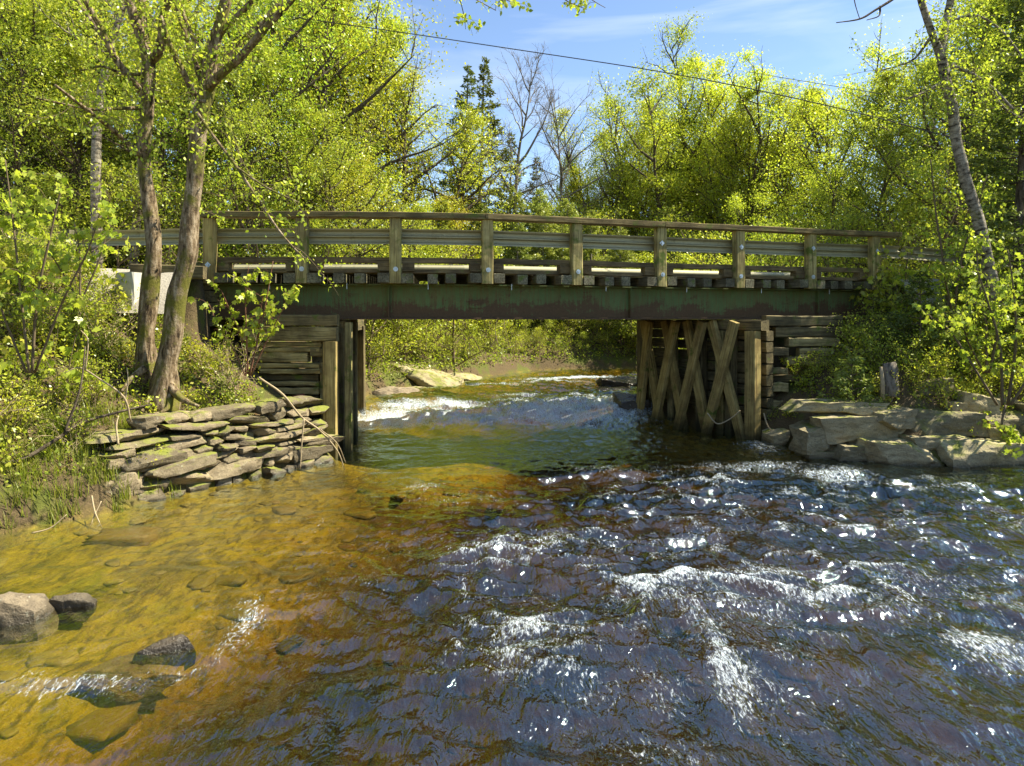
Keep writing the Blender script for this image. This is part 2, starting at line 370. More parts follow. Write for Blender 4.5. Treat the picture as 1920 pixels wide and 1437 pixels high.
def grid_mesh(name, xs, ys, zf, mat, attrs=None):
    X, Y = np.meshgrid(xs, ys); Z = zf(X, Y); nx, ny = len(xs), len(ys)
    v = np.stack([X, Y, Z], -1).reshape(-1, 3).astype(np.float32)
    i = np.arange(nx * ny).reshape(ny, nx); q = np.stack([i[:-1, :-1], i[:-1, 1:], i[1:, 1:], i[1:, :-1]], -1).reshape(-1).astype(np.int32)
    me = bpy.data.meshes.new(name); me.vertices.add(len(v)); me.vertices.foreach_set("co", v.ravel())
    me.loops.add(len(q)); me.loops.foreach_set("vertex_index", q); nf = len(q) // 4
    me.polygons.add(nf); me.polygons.foreach_set("loop_start", np.arange(0, nf * 4, 4, dtype=np.int32))
    me.materials.append(mat); me.update(calc_edges=True); me.polygons.foreach_set("use_smooth", [True] * nf)
    for k, fn in (attrs or {}).items():
        a = me.attributes.new(k, 'FLOAT', 'POINT'); a.data.foreach_set("value", np.asarray(fn(X, Y), np.float32).ravel())
    return link(name, me)
def lins(*segs):
    o = []
    for a, b, st in segs: o.append(np.arange(a, b, st))
    return np.concatenate(o + [[segs[-1][1]]])

def mk_ground():
    m = N("ground_soil"); geo = m.n("ShaderNodeNewGeometry"); pos = geo.outputs["Position"]
    n1 = m.noise(pos, 1.4, 6, .6); n2 = m.noise(pos, 12, 6, .7); n3 = m.noise(pos, 45, 4, .7)
    soil = m.mix(n2, (.05, .036, .018), (.125, .09, .042)); soil = m.mix(m.ramp(n3, [(.5, (0, 0, 0)), (.7, (1, 1, 1))]), soil, (.17, .12, .06))
    soil = m.mix(m.ramp(n1, [(.48, (0, 0, 0)), (.6, (1, 1, 1))]), soil, m.mix(n3, (.05, .06, .012), (.13, .14, .025)))
    b1 = m.noise(m.mapv(pos, (1.0, .55, 1), (0, 0, .25)), 1.5, 7, .65, .6); b2 = m.noise(m.mapv(pos, (2.2, .8, 1), (0, 0, .3)), 5, 6, .7, .5); b3 = m.noise(pos, .7, 3)
    bed = m.ramp(b1, [(.30, (.05, .042, .010)), (.42, (.15, .115, .014)), (.55, (.29, .215, .018)), (.68, (.20, .175, .017)), (.8, (.10, .115, .018))])
    bed = m.mix(m.ramp(b2, [(.38, (.85, .85, .85)), (.52, (0, 0, 0))]), bed, (.06, .045, .012))
    bed = m.mix(m.ramp(b3, [(.60, (0, 0, 0)), (.72, (.7, .7, .7))]), bed, (.22, .12, .025))
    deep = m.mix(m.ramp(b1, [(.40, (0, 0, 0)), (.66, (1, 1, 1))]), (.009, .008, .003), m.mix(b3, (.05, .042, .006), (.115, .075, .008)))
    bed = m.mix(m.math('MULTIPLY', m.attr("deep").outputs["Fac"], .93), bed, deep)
    a = m.attr("bed").outputs["Fac"]
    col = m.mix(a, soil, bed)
    return m.done(m.pbsdf(col, .9, m.bump(m.math('ADD', n2, m.math('MULTIPLY', n3, .5)), .8, .04), .2))
M['ground'] = mk_ground()
gx = lins((-240, -40, 20), (-40, -16, .8), (-16, 16, .14), (16, 40, .8), (40, 240, 20)); gy = lins((-60, -8, 6), (-8, 2, .6), (2, 34, .14), (34, 70, 1.0), (70, 420, 20))
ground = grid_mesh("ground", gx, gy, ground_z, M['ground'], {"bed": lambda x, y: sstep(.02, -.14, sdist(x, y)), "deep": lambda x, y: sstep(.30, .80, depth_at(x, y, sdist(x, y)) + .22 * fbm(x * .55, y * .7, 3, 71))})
ground["kind"] = "structure"

# ------------------------------------------------------------------ water
def inv(px, py): Y = CH * F / (py - 597); return ((px - 960) / F * Y, Y)
FOAM = [(1840,1205,85,28,1.0,0),(1345,1240,32,55,1.1,0),(1285,1140,60,50,.8,0),(1500,1075,140,26,.5,0),(1740,1080,150,45,.6,0),(465,1150,38,34,.8,0),(420,1205,36,22,.65,0),
        (150,1283,150,13,.72,0),(330,1262,70,14,.5,0),(1560,890,75,12,1.0,0),(1400,876,160,9,.75,0),(1190,888,90,7,.55,0),(1420,835,40,9,.9,0),(1040,1005,50,16,.65,0),(940,1020,60,20,.6,0),
        (800,912,50,8,.7,0),(900,930,180,14,.45,0),(735,800,110,14,1.7,0),(830,792,80,9,1.5,0),(900,797,110,10,1.3,0),(1050,785,150,15,1.6,0),(1140,768,90,14,1.6,0),(1000,772,110,9,1.0,0),(850,766,70,6,1.4,0),(760,768,60,8,1.4,0),
        (1080,712,110,4,1.5,0),(930,722,60,4,1.2,0),(1030,718,65,4,1.2,0),(1120,745,60,5,1.2,0),(980,745,70,5,.9,0),(1240,1290,90,40,.5,0),(1100,1190,130,60,.32,0),(1470,1190,120,40,.4,0),(600,985,110,24,.35,0),(760,1010,120,25,.35,0),(1650,970,220,22,.28,0),(1250,1395,140,40,.5,0),(1150,1010,90,14,.6,0),(1330,985,110,14,.5,0),(1420,1130,90,30,.6,0),(1000,1110,80,25,.45,0),(1100,1290,90,40,.5,0),(1420,1290,70,50,.55,0),(1650,1130,110,30,.6,0),(850,1080,90,25,.4,0),(700,1080,70,20,.4,0),(1900,1130,60,60,.6,0),(1560,1360,60,50,.4,0)]
def water_base(x, y): return .42 * sstep(17.2, 19.6, y) + .012 * np.clip(y - 20, 0, 20)
FW = []
for (px, py, rx, ry, s, _) in FOAM:
    yy = np.arange(3, 33, .02); y = float(yy[np.argmax((CH - water_base(yy, yy)) * F / yy <= py - 597)]); x = (px - 960) / F * y
    FW.append((x, y, rx * y / F, max(.05, ry * y * y / (F * CH)), s))
def foam_f(x, y):
    f = np.zeros(x.shape); wx_ = .16 * fbm(x * 2.6, y * 2.6, 3, 81); wy_ = .16 * fbm(x * 2.6 + 9, y * 2.6, 3, 82) * sstep(20, 12, y)
    for (cx, cy_, rx, ry, s) in FW:
        dy = y - cy_ + wy_; sx = x - cx + wx_
        f = np.maximum(f, s * np.exp(-((sx / rx) ** 2 + (dy / np.where(dy < 0, ry * (1.9 if cy_ < 16 else .45), ry * .8)) ** 2) * .8))
    return f
def turb(x, y):
    right = sstep(-3.6, .8, x + .30 * (8 - y)); near = .22 + .78 * right
    calm = 1 - .45 * sstep(11.5, 14, y) * sstep(19, 16, y)
    d = np.clip(-sdist(x, y), 0, 3)
    return (near * calm + 0.6 * sstep(16.5, 18.5, y)) * (.25 + .75 * sstep(0, 1.2, d))
def flow(x, y):
    """current-following coordinates: the stream fans out below the bridge and swirls a little"""
    wx = .42 * fbm(x * .6, y * .5, 3, 21); wy = .42 * fbm(x * .6 + 7, y * .5, 3, 22)
    k = 1 + .045 * np.clip(13 - y, -4, 14)
    return x / k + wx + .10 * fbm(x * 2.3, y * 2.1, 2, 23), y + wy + .12 * fbm(x * 2.1 + 5, y * 2.3, 2, 24)
def ridge(n): return 1 - np.abs(n) * 2.4
def waves(x, y):
    X, Y_ = flow(x, y)
    smooth = sstep(7.2, 5.2, y + .12 * (3 - x)) * (.55 + .45 * sstep(-.5, 1.5, x))        # glassy tongues near the right bottom
    swell = fbm(X * .62, Y_ * .85, 2, 31)
    chop = ridge(fbm(X * 1.5, Y_ * 1.9, 3, 41)); chop2 = ridge(fbm(X * 3.4 + 3, Y_ * 3.6, 2, 45))
    rip = fbm(X * 7.5, Y_ * 5.5, 2, 51); streak = fbm(X * 5.2, Y_ * 1.25, 3, 57)
    z = .13 * swell + (1 - .75 * smooth) * (.068 * (chop - .3) + .036 * (chop2 - .3) + .017 * rip) + (.25 + .75 * smooth) * .055 * streak
    crest = np.clip((1 - .8 * smooth) * (.55 * sstep(.45, 1.0, chop) + .35 * sstep(.5, 1, chop2)) + .5 * sstep(.15, .5, swell) * (1 - .4 * smooth), 0, 1.2)
    return z, crest
def water_z(x, y):
    z = turb(x, y) * waves(x, y)[0]
    for (cx, cy_, rx, ry, s) in FW:
        if s > .6: z = z + .05 * s * np.exp(-(((x - cx) / rx) ** 2 + ((y - cy_ - ry * .3) / (ry * 1.1)) ** 2) * .8)
    return z + water_base(x, y) - .01
def crest_f(x, y):
    patch = fbm(x * .45, y * .5, 3, 91)
    return turb(x, y) * waves(x, y)[1] * sstep(-.35, .45, patch + .08 * (x - 1)) * sstep(14.5, 11.5, y)
def mk_water():
    m = N("river_water"); geo = m.n("ShaderNodeNewGeometry"); pos = geo.outputs["Position"]
    w1 = m.noise(m.mapv(pos, (6.0, 2.6, 1), (0, 0, .12)), 1.6, 3, .5, .8); w2 = m.noise(m.mapv(pos, (17, 8, 1), (0, 0, .1)), 1.6, 2, .5, .5)
    tb = m.attr("turb").outputs["Fac"]
    hh = m.math('MULTIPLY', m.math('ADD', w1, m.math('MULTIPLY', w2, .25)), m.math('MULTIPLY_ADD', tb, .75, .3))
    nb = m.bump(hh, 1.0, .04)
    dp = m.attr("depth").outputs["Fac"]
    def ex(k): return m.math('POWER', math.exp(-k), dp)
    tint = m.n("ShaderNodeCombineXYZ")
    for i, k in enumerate((.55, .85, 2.0)): m.l(ex(k), tint.inputs[i])
    tr = m.n("ShaderNodeBsdfTransparent"); m.l(tint.outputs[0], tr.inputs[0])
    gl = m.n("ShaderNodeBsdfGlossy"); gl.inputs["Roughness"].default_value = .05; gl.inputs[0].default_value = (.80, .97, .97, 1); m.l(nb, gl.inputs["Normal"])
    dt = m.n("ShaderNodeVectorMath", operation='DOT_PRODUCT'); m.l(nb, dt.inputs[0]); m.l(geo.outputs["Incoming"], dt.inputs[1])
    c1 = m.math('SUBTRACT', 1.0, m.math('ABSOLUTE', dt.outputs["Value"]), clamp=True)       # Schlick, the same from above and below
    fr = m.math('MULTIPLY_ADD', m.math('POWER', c1, 4.0), .84, .15)
    mx = m.n("ShaderNodeMixShader"); m.l(fr, mx.inputs[0]); m.l(tr.outputs[0], mx.inputs[1]); m.l(gl.outputs[0], mx.inputs[2])
    fa = m.attr("foam").outputs["Fac"]; cr = m.attr("crest").outputs["Fac"]
    f1 = m.noise(m.mapv(pos, (7, 3.4, 5), (0, 0, .12)), 2.0, 5, .65, 1.8); f2 = m.noise(m.mapv(pos, (32, 9, 18), (0, 0, .1)), 1.8, 5, .75, .6)
    ff = m.math('ADD', m.math('MULTIPLY', f1, .5), m.math('MULTIPLY', f2, .5))
    fc = m.math('MULTIPLY', m.math('SUBTRACT', ff, .5), 4.8)
    cov = m.math('MAXIMUM', m.math('MULTIPLY', fa, 1.0), m.math('MULTIPLY', cr, 1.05))
    fm = m.math('MULTIPLY', m.math('SUBTRACT', m.math('ADD', fc, cov), .68), 1.15, clamp=True)
    fm = m.math('MULTIPLY', fm, m.math('MULTIPLY', cov, 4.0, clamp=True))
    fm = m.math('MULTIPLY', fm, m.ramp(f2, [(.36, (.25, .25, .25)), (.60, (1, 1, 1))]))
    fo = m.pbsdf((.72, .80, .84), .5, m.bump(ff, 1.0, .03, nb), .4)
    m2 = m.n("ShaderNodeMixShader"); m.l(m.math('MULTIPLY', fm, .88), m2.inputs[0]); m.l(mx.outputs[0], m2.inputs[1]); m.l(fo, m2.inputs[2])
    return m.done(m2.outputs[0])
M['water'] = mk_water()
water = grid_mesh("river_water", lins((-18, -11, .25), (-11, 11.5, .05), (11.5, 46, .5)), lins((-9, 3, .4), (3, 15, .045), (15, 33, .08), (33, 42, .5)), water_z, M['water'],
                  {"foam": foam_f, "turb": turb, "crest": crest_f, "depth": lambda x, y: np.clip(depth_at(x, y, sdist(x, y)), 0, 2)})
water["kind"] = "structure"

# ------------------------------------------------------------------ road
def mk_gravel():
    m = N("gravel"); pos = m.n("ShaderNodeNewGeometry").outputs["Position"]; n1 = m.noise(pos, 30, 5, .7); n2 = m.noise(pos, 2, 4)
    return m.done(m.pbsdf(m.mix(n1, (.22, .19, .14), (.48, .44, .36)), .95, m.bump(n1, .8, .03), .2))
M['gravel'] = mk_gravel()
def road_part(xs):
    mb = MB(); V = []; f = []
    for x in xs:
        y0 = float(axis_y(np.array([x]))[()] if np.ndim(axis_y(x)) == 0 else axis_y(np.array([x]))[0])
        for k, (dy, z) in enumerate([(-1.3, 2.9), (-.6, 3.66), (-.3, 3.80), (1.5, 3.86), (3.5, 3.87), (5.2, 3.82), (5.6, 3.75), (6.4, 3.5)]):
            V.append((x, y0 + dy, z + .05 * mnoise.noise((x * 1.7, dy * 2, 0)) ))
    for i in range(len(xs) - 1):
        for k in range(7): f.append((i*8+k, (i+1)*8+k, (i+1)*8+k+1, i*8+k+1))
    mb.add(V, f); return mb
ra = road_part(np.arange(-60, -6.3, .35)); rb = road_part(np.arange(9.55, 60, .35))
ra.add(np.concatenate(rb.v), rb.f)
road = ra.build("road", M['gravel'], None, True); road["kind"] = "structure"

# ------------------------------------------------------------------ bridge
BZ = 3.53
bridge = empty("bridge", (0, 14.5, 2.77), "weathered timber and steel bridge spanning the rushing river", "bridge")
P3 = [np.array([PXW[i], PD[i], 0]) for i in range(9)]
def bp(i):
    i0 = int(np.clip(math.floor(i), 0, 7)); u = i - i0; return P3[i0] * (1 - u) + P3[i0 + 1] * u
def bn(i):
    a = bp(max(0, i - .5)); b = bp(min(8, i + .5)); t = (b - a) / np.linalg.norm(b - a); return t, np.array([-t[1], t[0], 0])
Zv = lambda z: np.array([0, 0, z])
rg = random.Random(5)
def along(mat, name, z0, z1, off, thick, i0, i1, joints, parent=bridge):
    cuts = [i0] + joints + [i1]
    for a, b in zip(cuts[:-1], cuts[1:]):
        mb = MB(); k = a
        t0, n0 = bn(a); pts = []
        steps = [a] + [q for q in range(int(math.floor(a)) + 1, int(math.ceil(b)))] + [b]
        # straight boards between neighbouring posts, butted end to end
        sec = [(-thick/2+.008, z0),(thick/2-.008, z0),(thick/2, z0+.008),(thick/2, z1-.008),(thick/2-.008, z1),(-thick/2+.008, z1),(-thick/2, z1-.008),(-thick/2, z0+.008)]
        V = []; G = []; L = 0; fine = []
        for s0, s1 in zip(steps[:-1], steps[1:]):
            fine += [s0 + (s1 - s0) * q / 4 for q in range(4)]
        fine.append(steps[-1])
        _bs[0] += 1
        for j, s in enumerate(fine):
            t, n = bn(s); p = bp_ext(s)
            ex = .006 if j == 0 else (-.006 if j == len(fine) - 1 else 0)
            wob = rg.uniform(-.006, .006)
            for (o, z) in sec:
                V.append(p + t * ex + n * (off + o) + Zv(z + wob)); G.append((s * 1.95 + _bs[0] * 3.7, o + _bs[0] * .7, z))
        m_ = len(fine)
        f = [(i*8+j, i*8+(j+1) % 8, (i+1)*8+(j+1) % 8, (i+1)*8+j) for i in range(m_-1) for j in range(8)] + [tuple(range(7, -1, -1)), tuple((m_-1)*8+j for j in range(8))]
        f = [q[::-1] for q in f]
        mb.add(V, f, G); mb.build(name, M[mat], parent)
def bp_ext(s):
    if s < 0: t, n = bn(0); return P3[0] + t * (s * 1.92)
    if s > 8: t, n = bn(8); return P3[8] + t * ((s - 8) * 1.92)
    return bp(s)
along('cap', 'top_rail', 4.865, 4.985, .10, .30, -.12, 8.5, [2.97, 5.02])
along('brown', 'kerb_board', 3.955, 4.07, .28, .15, -.08, 8.35, [3.0, 6.0])
along('brown', 'ledger_board', 3.745, 3.825, .30, .17, -.08, 8.2, [2.0, 4.0, 6.0])
# W-shaped steel guardrail
WB = [(0, 0), (-.012, .03), (-.075, .065), (-.083, .095), (-.075, .125), (-.01, .155), (-.01, .17), (-.075, .20), (-.083, .23), (-.075, .26), (-.012, .30), (0, .325)]
def wbeam(pts_n, z, parent, name="guardrail_beam"):
    mb = MB(); V = []; G = []; L = 0; k = len(WB)
    for i, (p, n) in enumerate(pts_n):
        if i: L += np.linalg.norm(p - pts_n[i-1][0])
        for (o, h) in WB: V.append(p + n * (-o - .02) + Zv((z if np.isscalar(z) else z[i]) + h)); G.append((L, o, h))
        for (o, h) in WB[::-1]: V.append(p + n * (-o - .014) + Zv((z if np.isscalar(z) else z[i]) + h)); G.append((L, o, h))
    kk = 2 * k; m_ = len(pts_n)
    f = [(i*kk+j, i*kk+(j+1) % kk, (i+1)*kk+(j+1) % kk, (i+1)*kk+j) for i in range(m_-1) for j in range(kk)]
    mb.add(V, f, G); return mb.build(name, M['galv'], parent)
# faces away from camera side: corrugation seen from the back
pn = []
for q in range(-2, 35):
    s = q / 4; t, n = bn(np.clip(s, 0, 8)); pn.append((bp_ext(s) + n * .26, n))
wbeam(pn, 4.345, bridge)
boltdata = {0: [.385], 1: [.30], 2: [.30], 3: [.30], 4: [.30], 5: [.28, .99], 6: [.28, .97], 7: [.30, 1.0], 8: [.33, .98]}
def disc(mb, c, n, r, th, sides=12, sq=False):
    d, a, b = frame_of(n); k = 4 if sq else sides; ph = math.pi / 4 * 0
    for (rr, o0, o1, kk) in [(r, 0, th, k), (r * .45, th, th * 2.6, 6)]:
        V = []
        for o in (o0, o1):
            for j in range(kk):
                an = 2 * math.pi * j / kk + ph; V.append(np.asarray(c) + d * o + a * rr * math.cos(an) + b * rr * math.sin(an))
        mb.add(V, [(j, (j+1) % kk, kk + (j+1) % kk, kk + j) for j in range(kk)] + [tuple(kk + j for j in range(kk))])
for i in range(9):
    t, n = bn(i); p = P3[i]; mb = MB()
    w = .235 + rg.uniform(-.01, .015)
    beam(mb, p + n * .11 + Zv(BZ - .01), p + n * .11 + Zv(4.862), w, .20, up=n, ch=.02, nseg=8, warp=.007)
    po = mb.build("post", M['post'] if i != 0 else M['pile'], bridge)
    for hz in boltdata[i]:
        b = MB(); disc(b, p + n * .010 + t * rg.uniform(-.02, .02) + Zv(BZ + hz - .02), -n, .05 if hz < .5 and i else .062, .012, 14, sq=(hz > .5 or i == 0)); b.build("bolt", M['bolt'], po)
    for sg in (-1, 1):                                  # kerb blocks beside the post
        mb = MB()
        a = p + t * sg * .125 + n * .26; e = p + t * sg * (.36 + rg.uniform(-.02, .03)) + n * .26
        beam(mb, a + Zv(3.865), e + Zv(3.865), .22, .18, ch=.008, warp=.004)
        mb.build("kerb_block", M['brown'], bridge)
# ties
tie_s = []
for i in range(9):
    for dx in (-.245, .245): tie_s.append((i + dx / 1.95, .03, .24))
    if i < 8:
        for u in (.39, .60): tie_s.append((i + u + rg.uniform(-.012, .012), .13, .215))
for (s, off, w) in tie_s:
    t, n = bn(np.clip(s, 0, 8)); p = bp_ext(s); mb = MB(); off += rg.uniform(-.03, .03)
    beam(mb, p + n * off + Zv(3.635 + rg.uniform(-.012, .012)), p + n * (DW + rg.uniform(-.1, .1)) + Zv(3.635), w, .20, ch=.012, nseg=3, warp=.004)
    mb.build("tie", M['tie'], bridge)
# deck planking
mb = MB()
for k in range(10):
    o = .46 + k * .30
    V = []; G = []
    pts = [(s, *bn(np.clip(s, 0, 8))) for s in np.linspace(-.2, 8.2, 22)]
    for (s, t, n) in pts:
        for (oo, zz) in [(0, 3.742), (.285, 3.742), (.285, 3.80), (0, 3.80)]: V.append(bp_ext(s) + n * (o + oo) + Zv(zz)); G.append((s * 2 + k, oo + k, zz))
    f = [(i*4+j, (i+1)*4+j, (i+1)*4+(j+1) % 4, i*4+(j+1) % 4) for i in range(21) for j in range(4)] + [(0, 1, 2, 3), (87, 86, 85, 84)]
    mb.add(V, f, G)
mb.build("deck_planking", M['tie'], bridge)
# far kerb, same timber as the ties
along('tie', 'far_kerb_board', 3.83, 3.95, DW - .25, .15, -.1, 8.3, [4.0])
pn = [(bp_ext(q / 4) + bn(np.clip(q / 4, 0, 8))[1] * (DW + .05), -bn(np.clip(q / 4, 0, 8))[1]) for q in range(-2, 35)]
wbeam(pn, 3.86, bridge, "far_guardrail_beam")
mb = MB()
for i in range(9):
    t, n = bn(i); beam(mb, P3[i] + n * (DW + .18) + Zv(3.5), P3[i] + n * (DW + .18) + Zv(4.17), .2, .18, up=n, ch=.015)
mb.build("far_guardrail_posts", M['tie'], bridge)
# steel girders
def girder(off, s0=-.05, s1=8.25, detail=True):
    mb = MB(); z0, z1 = 2.772, 3.528; fw = .14; ft = .028; wt = .009
    sec = [(-fw, z0), (fw, z0), (fw, z0 + ft), (wt, z0 + ft + .012), (wt, z1 - ft - .012), (fw, z1 - ft), (fw, z1), (-fw, z1), (-fw, z1 - ft), (-wt, z1 - ft - .012), (-wt, z0 + ft + .012), (-fw, z0 + ft)]
    ss = np.linspace(s0, s1, 34); V = []
    for s in ss:
        t, n = bn(np.clip(s, 0, 8))
        for (o, z) in sec: V.append(bp_ext(s) + n * (off + o) + Zv(z))
    k = 12; f = [(i*k+j, i*k+(j+1) % k, (i+1)*k+(j+1) % k, (i+1)*k+j)[::-1] for i in range(33) for j in range(k)] + [tuple(range(k)), tuple(33*k+j for j in range(k-1, -1, -1))]
    mb.add(V, f); g = mb.build("girder", M['girder'], bridge)
    if detail:
        for s in (1.9, 4.74, 7.3):
            t, n = bn(s); b = MB()
            c = bp(s) + n * (off - .072)
            beam(b, c + Zv(z0 + ft + .003), c + Zv(z1 - ft - .003), .022, .115, up=n, ch=.003, warp=0, nseg=1); b.build("stiffener", M['girder'], g)
        for s in (2.9, ):
            t, n = bn(s); b = MB(); c = bp(s) + n * (off - .024); beam(b, c + t * -.12 + Zv(3.10), c + t * .12 + Zv(3.10), .028, .16, up=Zv(1), ch=.004, warp=0, nseg=1)
            b.build("patch_plate", M['girder'], g)
    return g
girder(.62)
for o in (1.5, 2.4, 3.25): girder(o, detail=False)
for s in (.6, 1.45, 2.35, 3.3, 4.4, 5.4, 6.4, 7.4):                     # hold-down hooks under the ties
    t, n = bn(s); p = bp(s); mb = MB(); tube(mb, [p + n * .35 + Zv(3.545), p + n * .35 + Zv(3.41)], [.011, .011], 6); mb.build("hook_bolt", M['bolt'], bridge)

# ------------------------------------------------------------------ abutments
def crib_timbers(root, lst, mat):
    for (px0, px1, py0, py1, Y, dy, mk) in lst:
        a = W(px0, (py0 + py1) / 2, Y); b = W(px1, (py0 + py1) / 2, Y + dy); h = (py1 - py0) / F * Y
        mb = MB(); beam(mb, a, b, .24, h, ch=.02, nseg=9, warp=.018); mb.build("timber", M[mk or mat], root)
ab = empty("timber_abutment", (-4.6, 14.4, .2), "rotting stacked timber abutment with upright posts under the bridge's left end", "abutment", "bridge abutments")
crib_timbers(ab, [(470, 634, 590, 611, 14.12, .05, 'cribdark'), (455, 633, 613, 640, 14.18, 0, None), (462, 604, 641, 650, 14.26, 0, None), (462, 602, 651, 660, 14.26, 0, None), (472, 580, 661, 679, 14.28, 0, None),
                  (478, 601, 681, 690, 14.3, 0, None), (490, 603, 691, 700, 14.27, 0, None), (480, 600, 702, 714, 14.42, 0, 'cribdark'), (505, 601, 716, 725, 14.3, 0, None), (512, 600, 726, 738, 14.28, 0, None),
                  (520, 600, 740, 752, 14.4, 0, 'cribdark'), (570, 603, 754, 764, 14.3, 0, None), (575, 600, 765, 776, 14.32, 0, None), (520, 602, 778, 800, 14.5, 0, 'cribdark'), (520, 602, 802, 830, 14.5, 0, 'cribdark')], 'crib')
mb = MB(); beam(mb, W(583, 670, 14.22) + [0, 0, .1], W(606, 670, 14.25) + [0, 0, .1], .2, .16); mb.build("timber", M['cribdark'], ab)
for (px, w, top, bot, Y, mk) in [(620, 25, 641, 880, 14.0, 'pile'), (607, 9, 680, 860, 14.35, 'crib'), (641, 10, 616, 850, 14.9, 'cribdark'), (654, 12, 605, 862, 14.55, 'post'), (664, 10, 600, 840, 16.2, 'cribdark'), (665, 8, 650, 830, 17.0, 'post'), (676, 15, 612, 800, 18.9, 'cribdark')]:
    mb = MB(); b = W(px + .5, bot, Y); t_ = W(px, top, Y); t_[2] = min(t_[2], 2.765); beam(mb, b - [0, 0, .3], t_, w / F * Y, .2, up=(0, 1, 0), ch=.015, nseg=6, warp=.006); mb.build("pile", M[mk], ab)
for k in range(11):       # crib wall facing the water under the deck
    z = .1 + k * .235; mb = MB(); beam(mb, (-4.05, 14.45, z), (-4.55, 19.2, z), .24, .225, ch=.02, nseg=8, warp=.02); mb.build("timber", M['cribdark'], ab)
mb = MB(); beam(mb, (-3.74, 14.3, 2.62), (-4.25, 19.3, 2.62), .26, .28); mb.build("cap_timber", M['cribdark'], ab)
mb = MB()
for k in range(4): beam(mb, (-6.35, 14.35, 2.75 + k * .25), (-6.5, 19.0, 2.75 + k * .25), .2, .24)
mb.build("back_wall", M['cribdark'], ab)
mb = MB(); tube(mb, [W(556, 742, 14.05), W(566, 790, 14.0)], [.16, .15], 14); drum = mb.build("rusted_pipe", M['redmetal']); tag(drum, "short rusty red pipe end stuck among the stones below the rotting timbers", "pipe")

ab2 = empty("timber_abutment", (6.4, 16.6, .2), "timber abutment with crossed diagonal braces under the bridge's right end", "abutment", "bridge abutments")
A0 = np.array([5.72, 16.05, 0]); A1 = np.array([3.72, 19.35, 0]); dA = A1 - A0; nA = np.array([-dA[1], dA[0], 0]); nA /= np.linalg.norm(nA)
if nA[0] > 0: nA = -nA                             # towards the water
def ap(u, off=0, z=0): return A0 + dA * u + nA * off + Zv(z)
def pxu(px):                                        # parameter along the abutment face seen at photo column px
    k = (px - 960) / F; return (A0[0] - k * A0[1]) / (k * dA[1] - dA[0])
mb = MB(); beam(mb, ap(-.04, -.02, 2.64), ap(1.02, -.02, 2.64), .28, .25, ch=.02); mb.build("cap_timber", M['cribdark'], ab2)
for (px, w, z0, mk, top) in [(1420, .29, -.4, 'pile', 2.50), (1355, .24, -.4, 'post', 2.50), (1372, .2, -.4, 'cribdark', 2.5), (1316, .2, -.4, 'cribdark', 2.5), (1262, .2, -.4, 'crib', 2.5), (1208, .27, -.3, 'cribdark', 2.74)]:
    u = pxu(px); off = .16 if px == 1420 else (.02 if px != 1208 else .05); mb = MB(); beam(mb, ap(u, off, z0), ap(u, off, top), w, .24, up=nA, ch=.018, nseg=8, warp=.006); mb.build("pile", M[mk], ab2)
for (pt, pb, off, mk) in [(1401, 1343, .44, 'pile'), (1349, 1412, .28, 'pile'), (1341, 1290, .44, 'pile'), (1303, 1343, .28, 'pile'), (1290, 1247, .44, 'pile'), (1262, 1300, .28, 'pile'), (1240, 1218, .44, 'pile'), (1222, 1256, .28, 'pile')]:
    mb = MB(); ua, ub = pxu(pt), pxu(pb); beam(mb, ap(ub, off, -.25), ap(ua, off, 2.72), .22, .15, up=nA, ch=.014, nseg=8, warp=.006); mb.build("brace", M[mk], ab2)
for k in range(10):
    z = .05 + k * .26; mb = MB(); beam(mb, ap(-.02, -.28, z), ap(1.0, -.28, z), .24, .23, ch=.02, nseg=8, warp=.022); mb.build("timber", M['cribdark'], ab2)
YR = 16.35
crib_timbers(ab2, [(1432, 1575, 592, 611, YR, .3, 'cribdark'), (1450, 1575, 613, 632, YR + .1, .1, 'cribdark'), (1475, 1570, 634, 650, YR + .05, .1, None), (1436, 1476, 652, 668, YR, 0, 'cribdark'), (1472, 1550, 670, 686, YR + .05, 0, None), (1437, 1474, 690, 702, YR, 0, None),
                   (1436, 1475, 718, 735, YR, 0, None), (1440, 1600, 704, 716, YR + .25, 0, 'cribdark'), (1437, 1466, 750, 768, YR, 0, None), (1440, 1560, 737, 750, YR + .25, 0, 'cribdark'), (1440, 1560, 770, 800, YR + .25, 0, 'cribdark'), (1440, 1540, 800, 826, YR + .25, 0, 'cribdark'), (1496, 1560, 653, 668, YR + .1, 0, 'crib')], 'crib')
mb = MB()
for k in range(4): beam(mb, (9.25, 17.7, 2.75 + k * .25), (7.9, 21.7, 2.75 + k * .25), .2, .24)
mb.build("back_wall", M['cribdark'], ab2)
# ground fill is hidden behind these cribs
cw = MB(); beam(cw, W(229, 588, 13.3) , W(229, 512, 13.3), .44, .6, up=(.35, 1, 0), ch=.03, nseg=3, warp=.01)
V0 = np.concatenate(cw.v); V0 = V0 + [.24, .1, 0]; cw.v = [V0]
o = cw.build("concrete_wing_wall", M['concrete']); tag(o, "pale sunlit concrete block behind the two mossy trunks at the bridge's left end", "concrete block")
mb = MB(); beam(mb, W(250, 508, 13.75), W(385, 512, 13.9), .3, .26, ch=.02); o = mb.build("approach_timber", M['cribdark']); tag(o, "dark squared timber edging the road behind the mossy trunks", "timber")

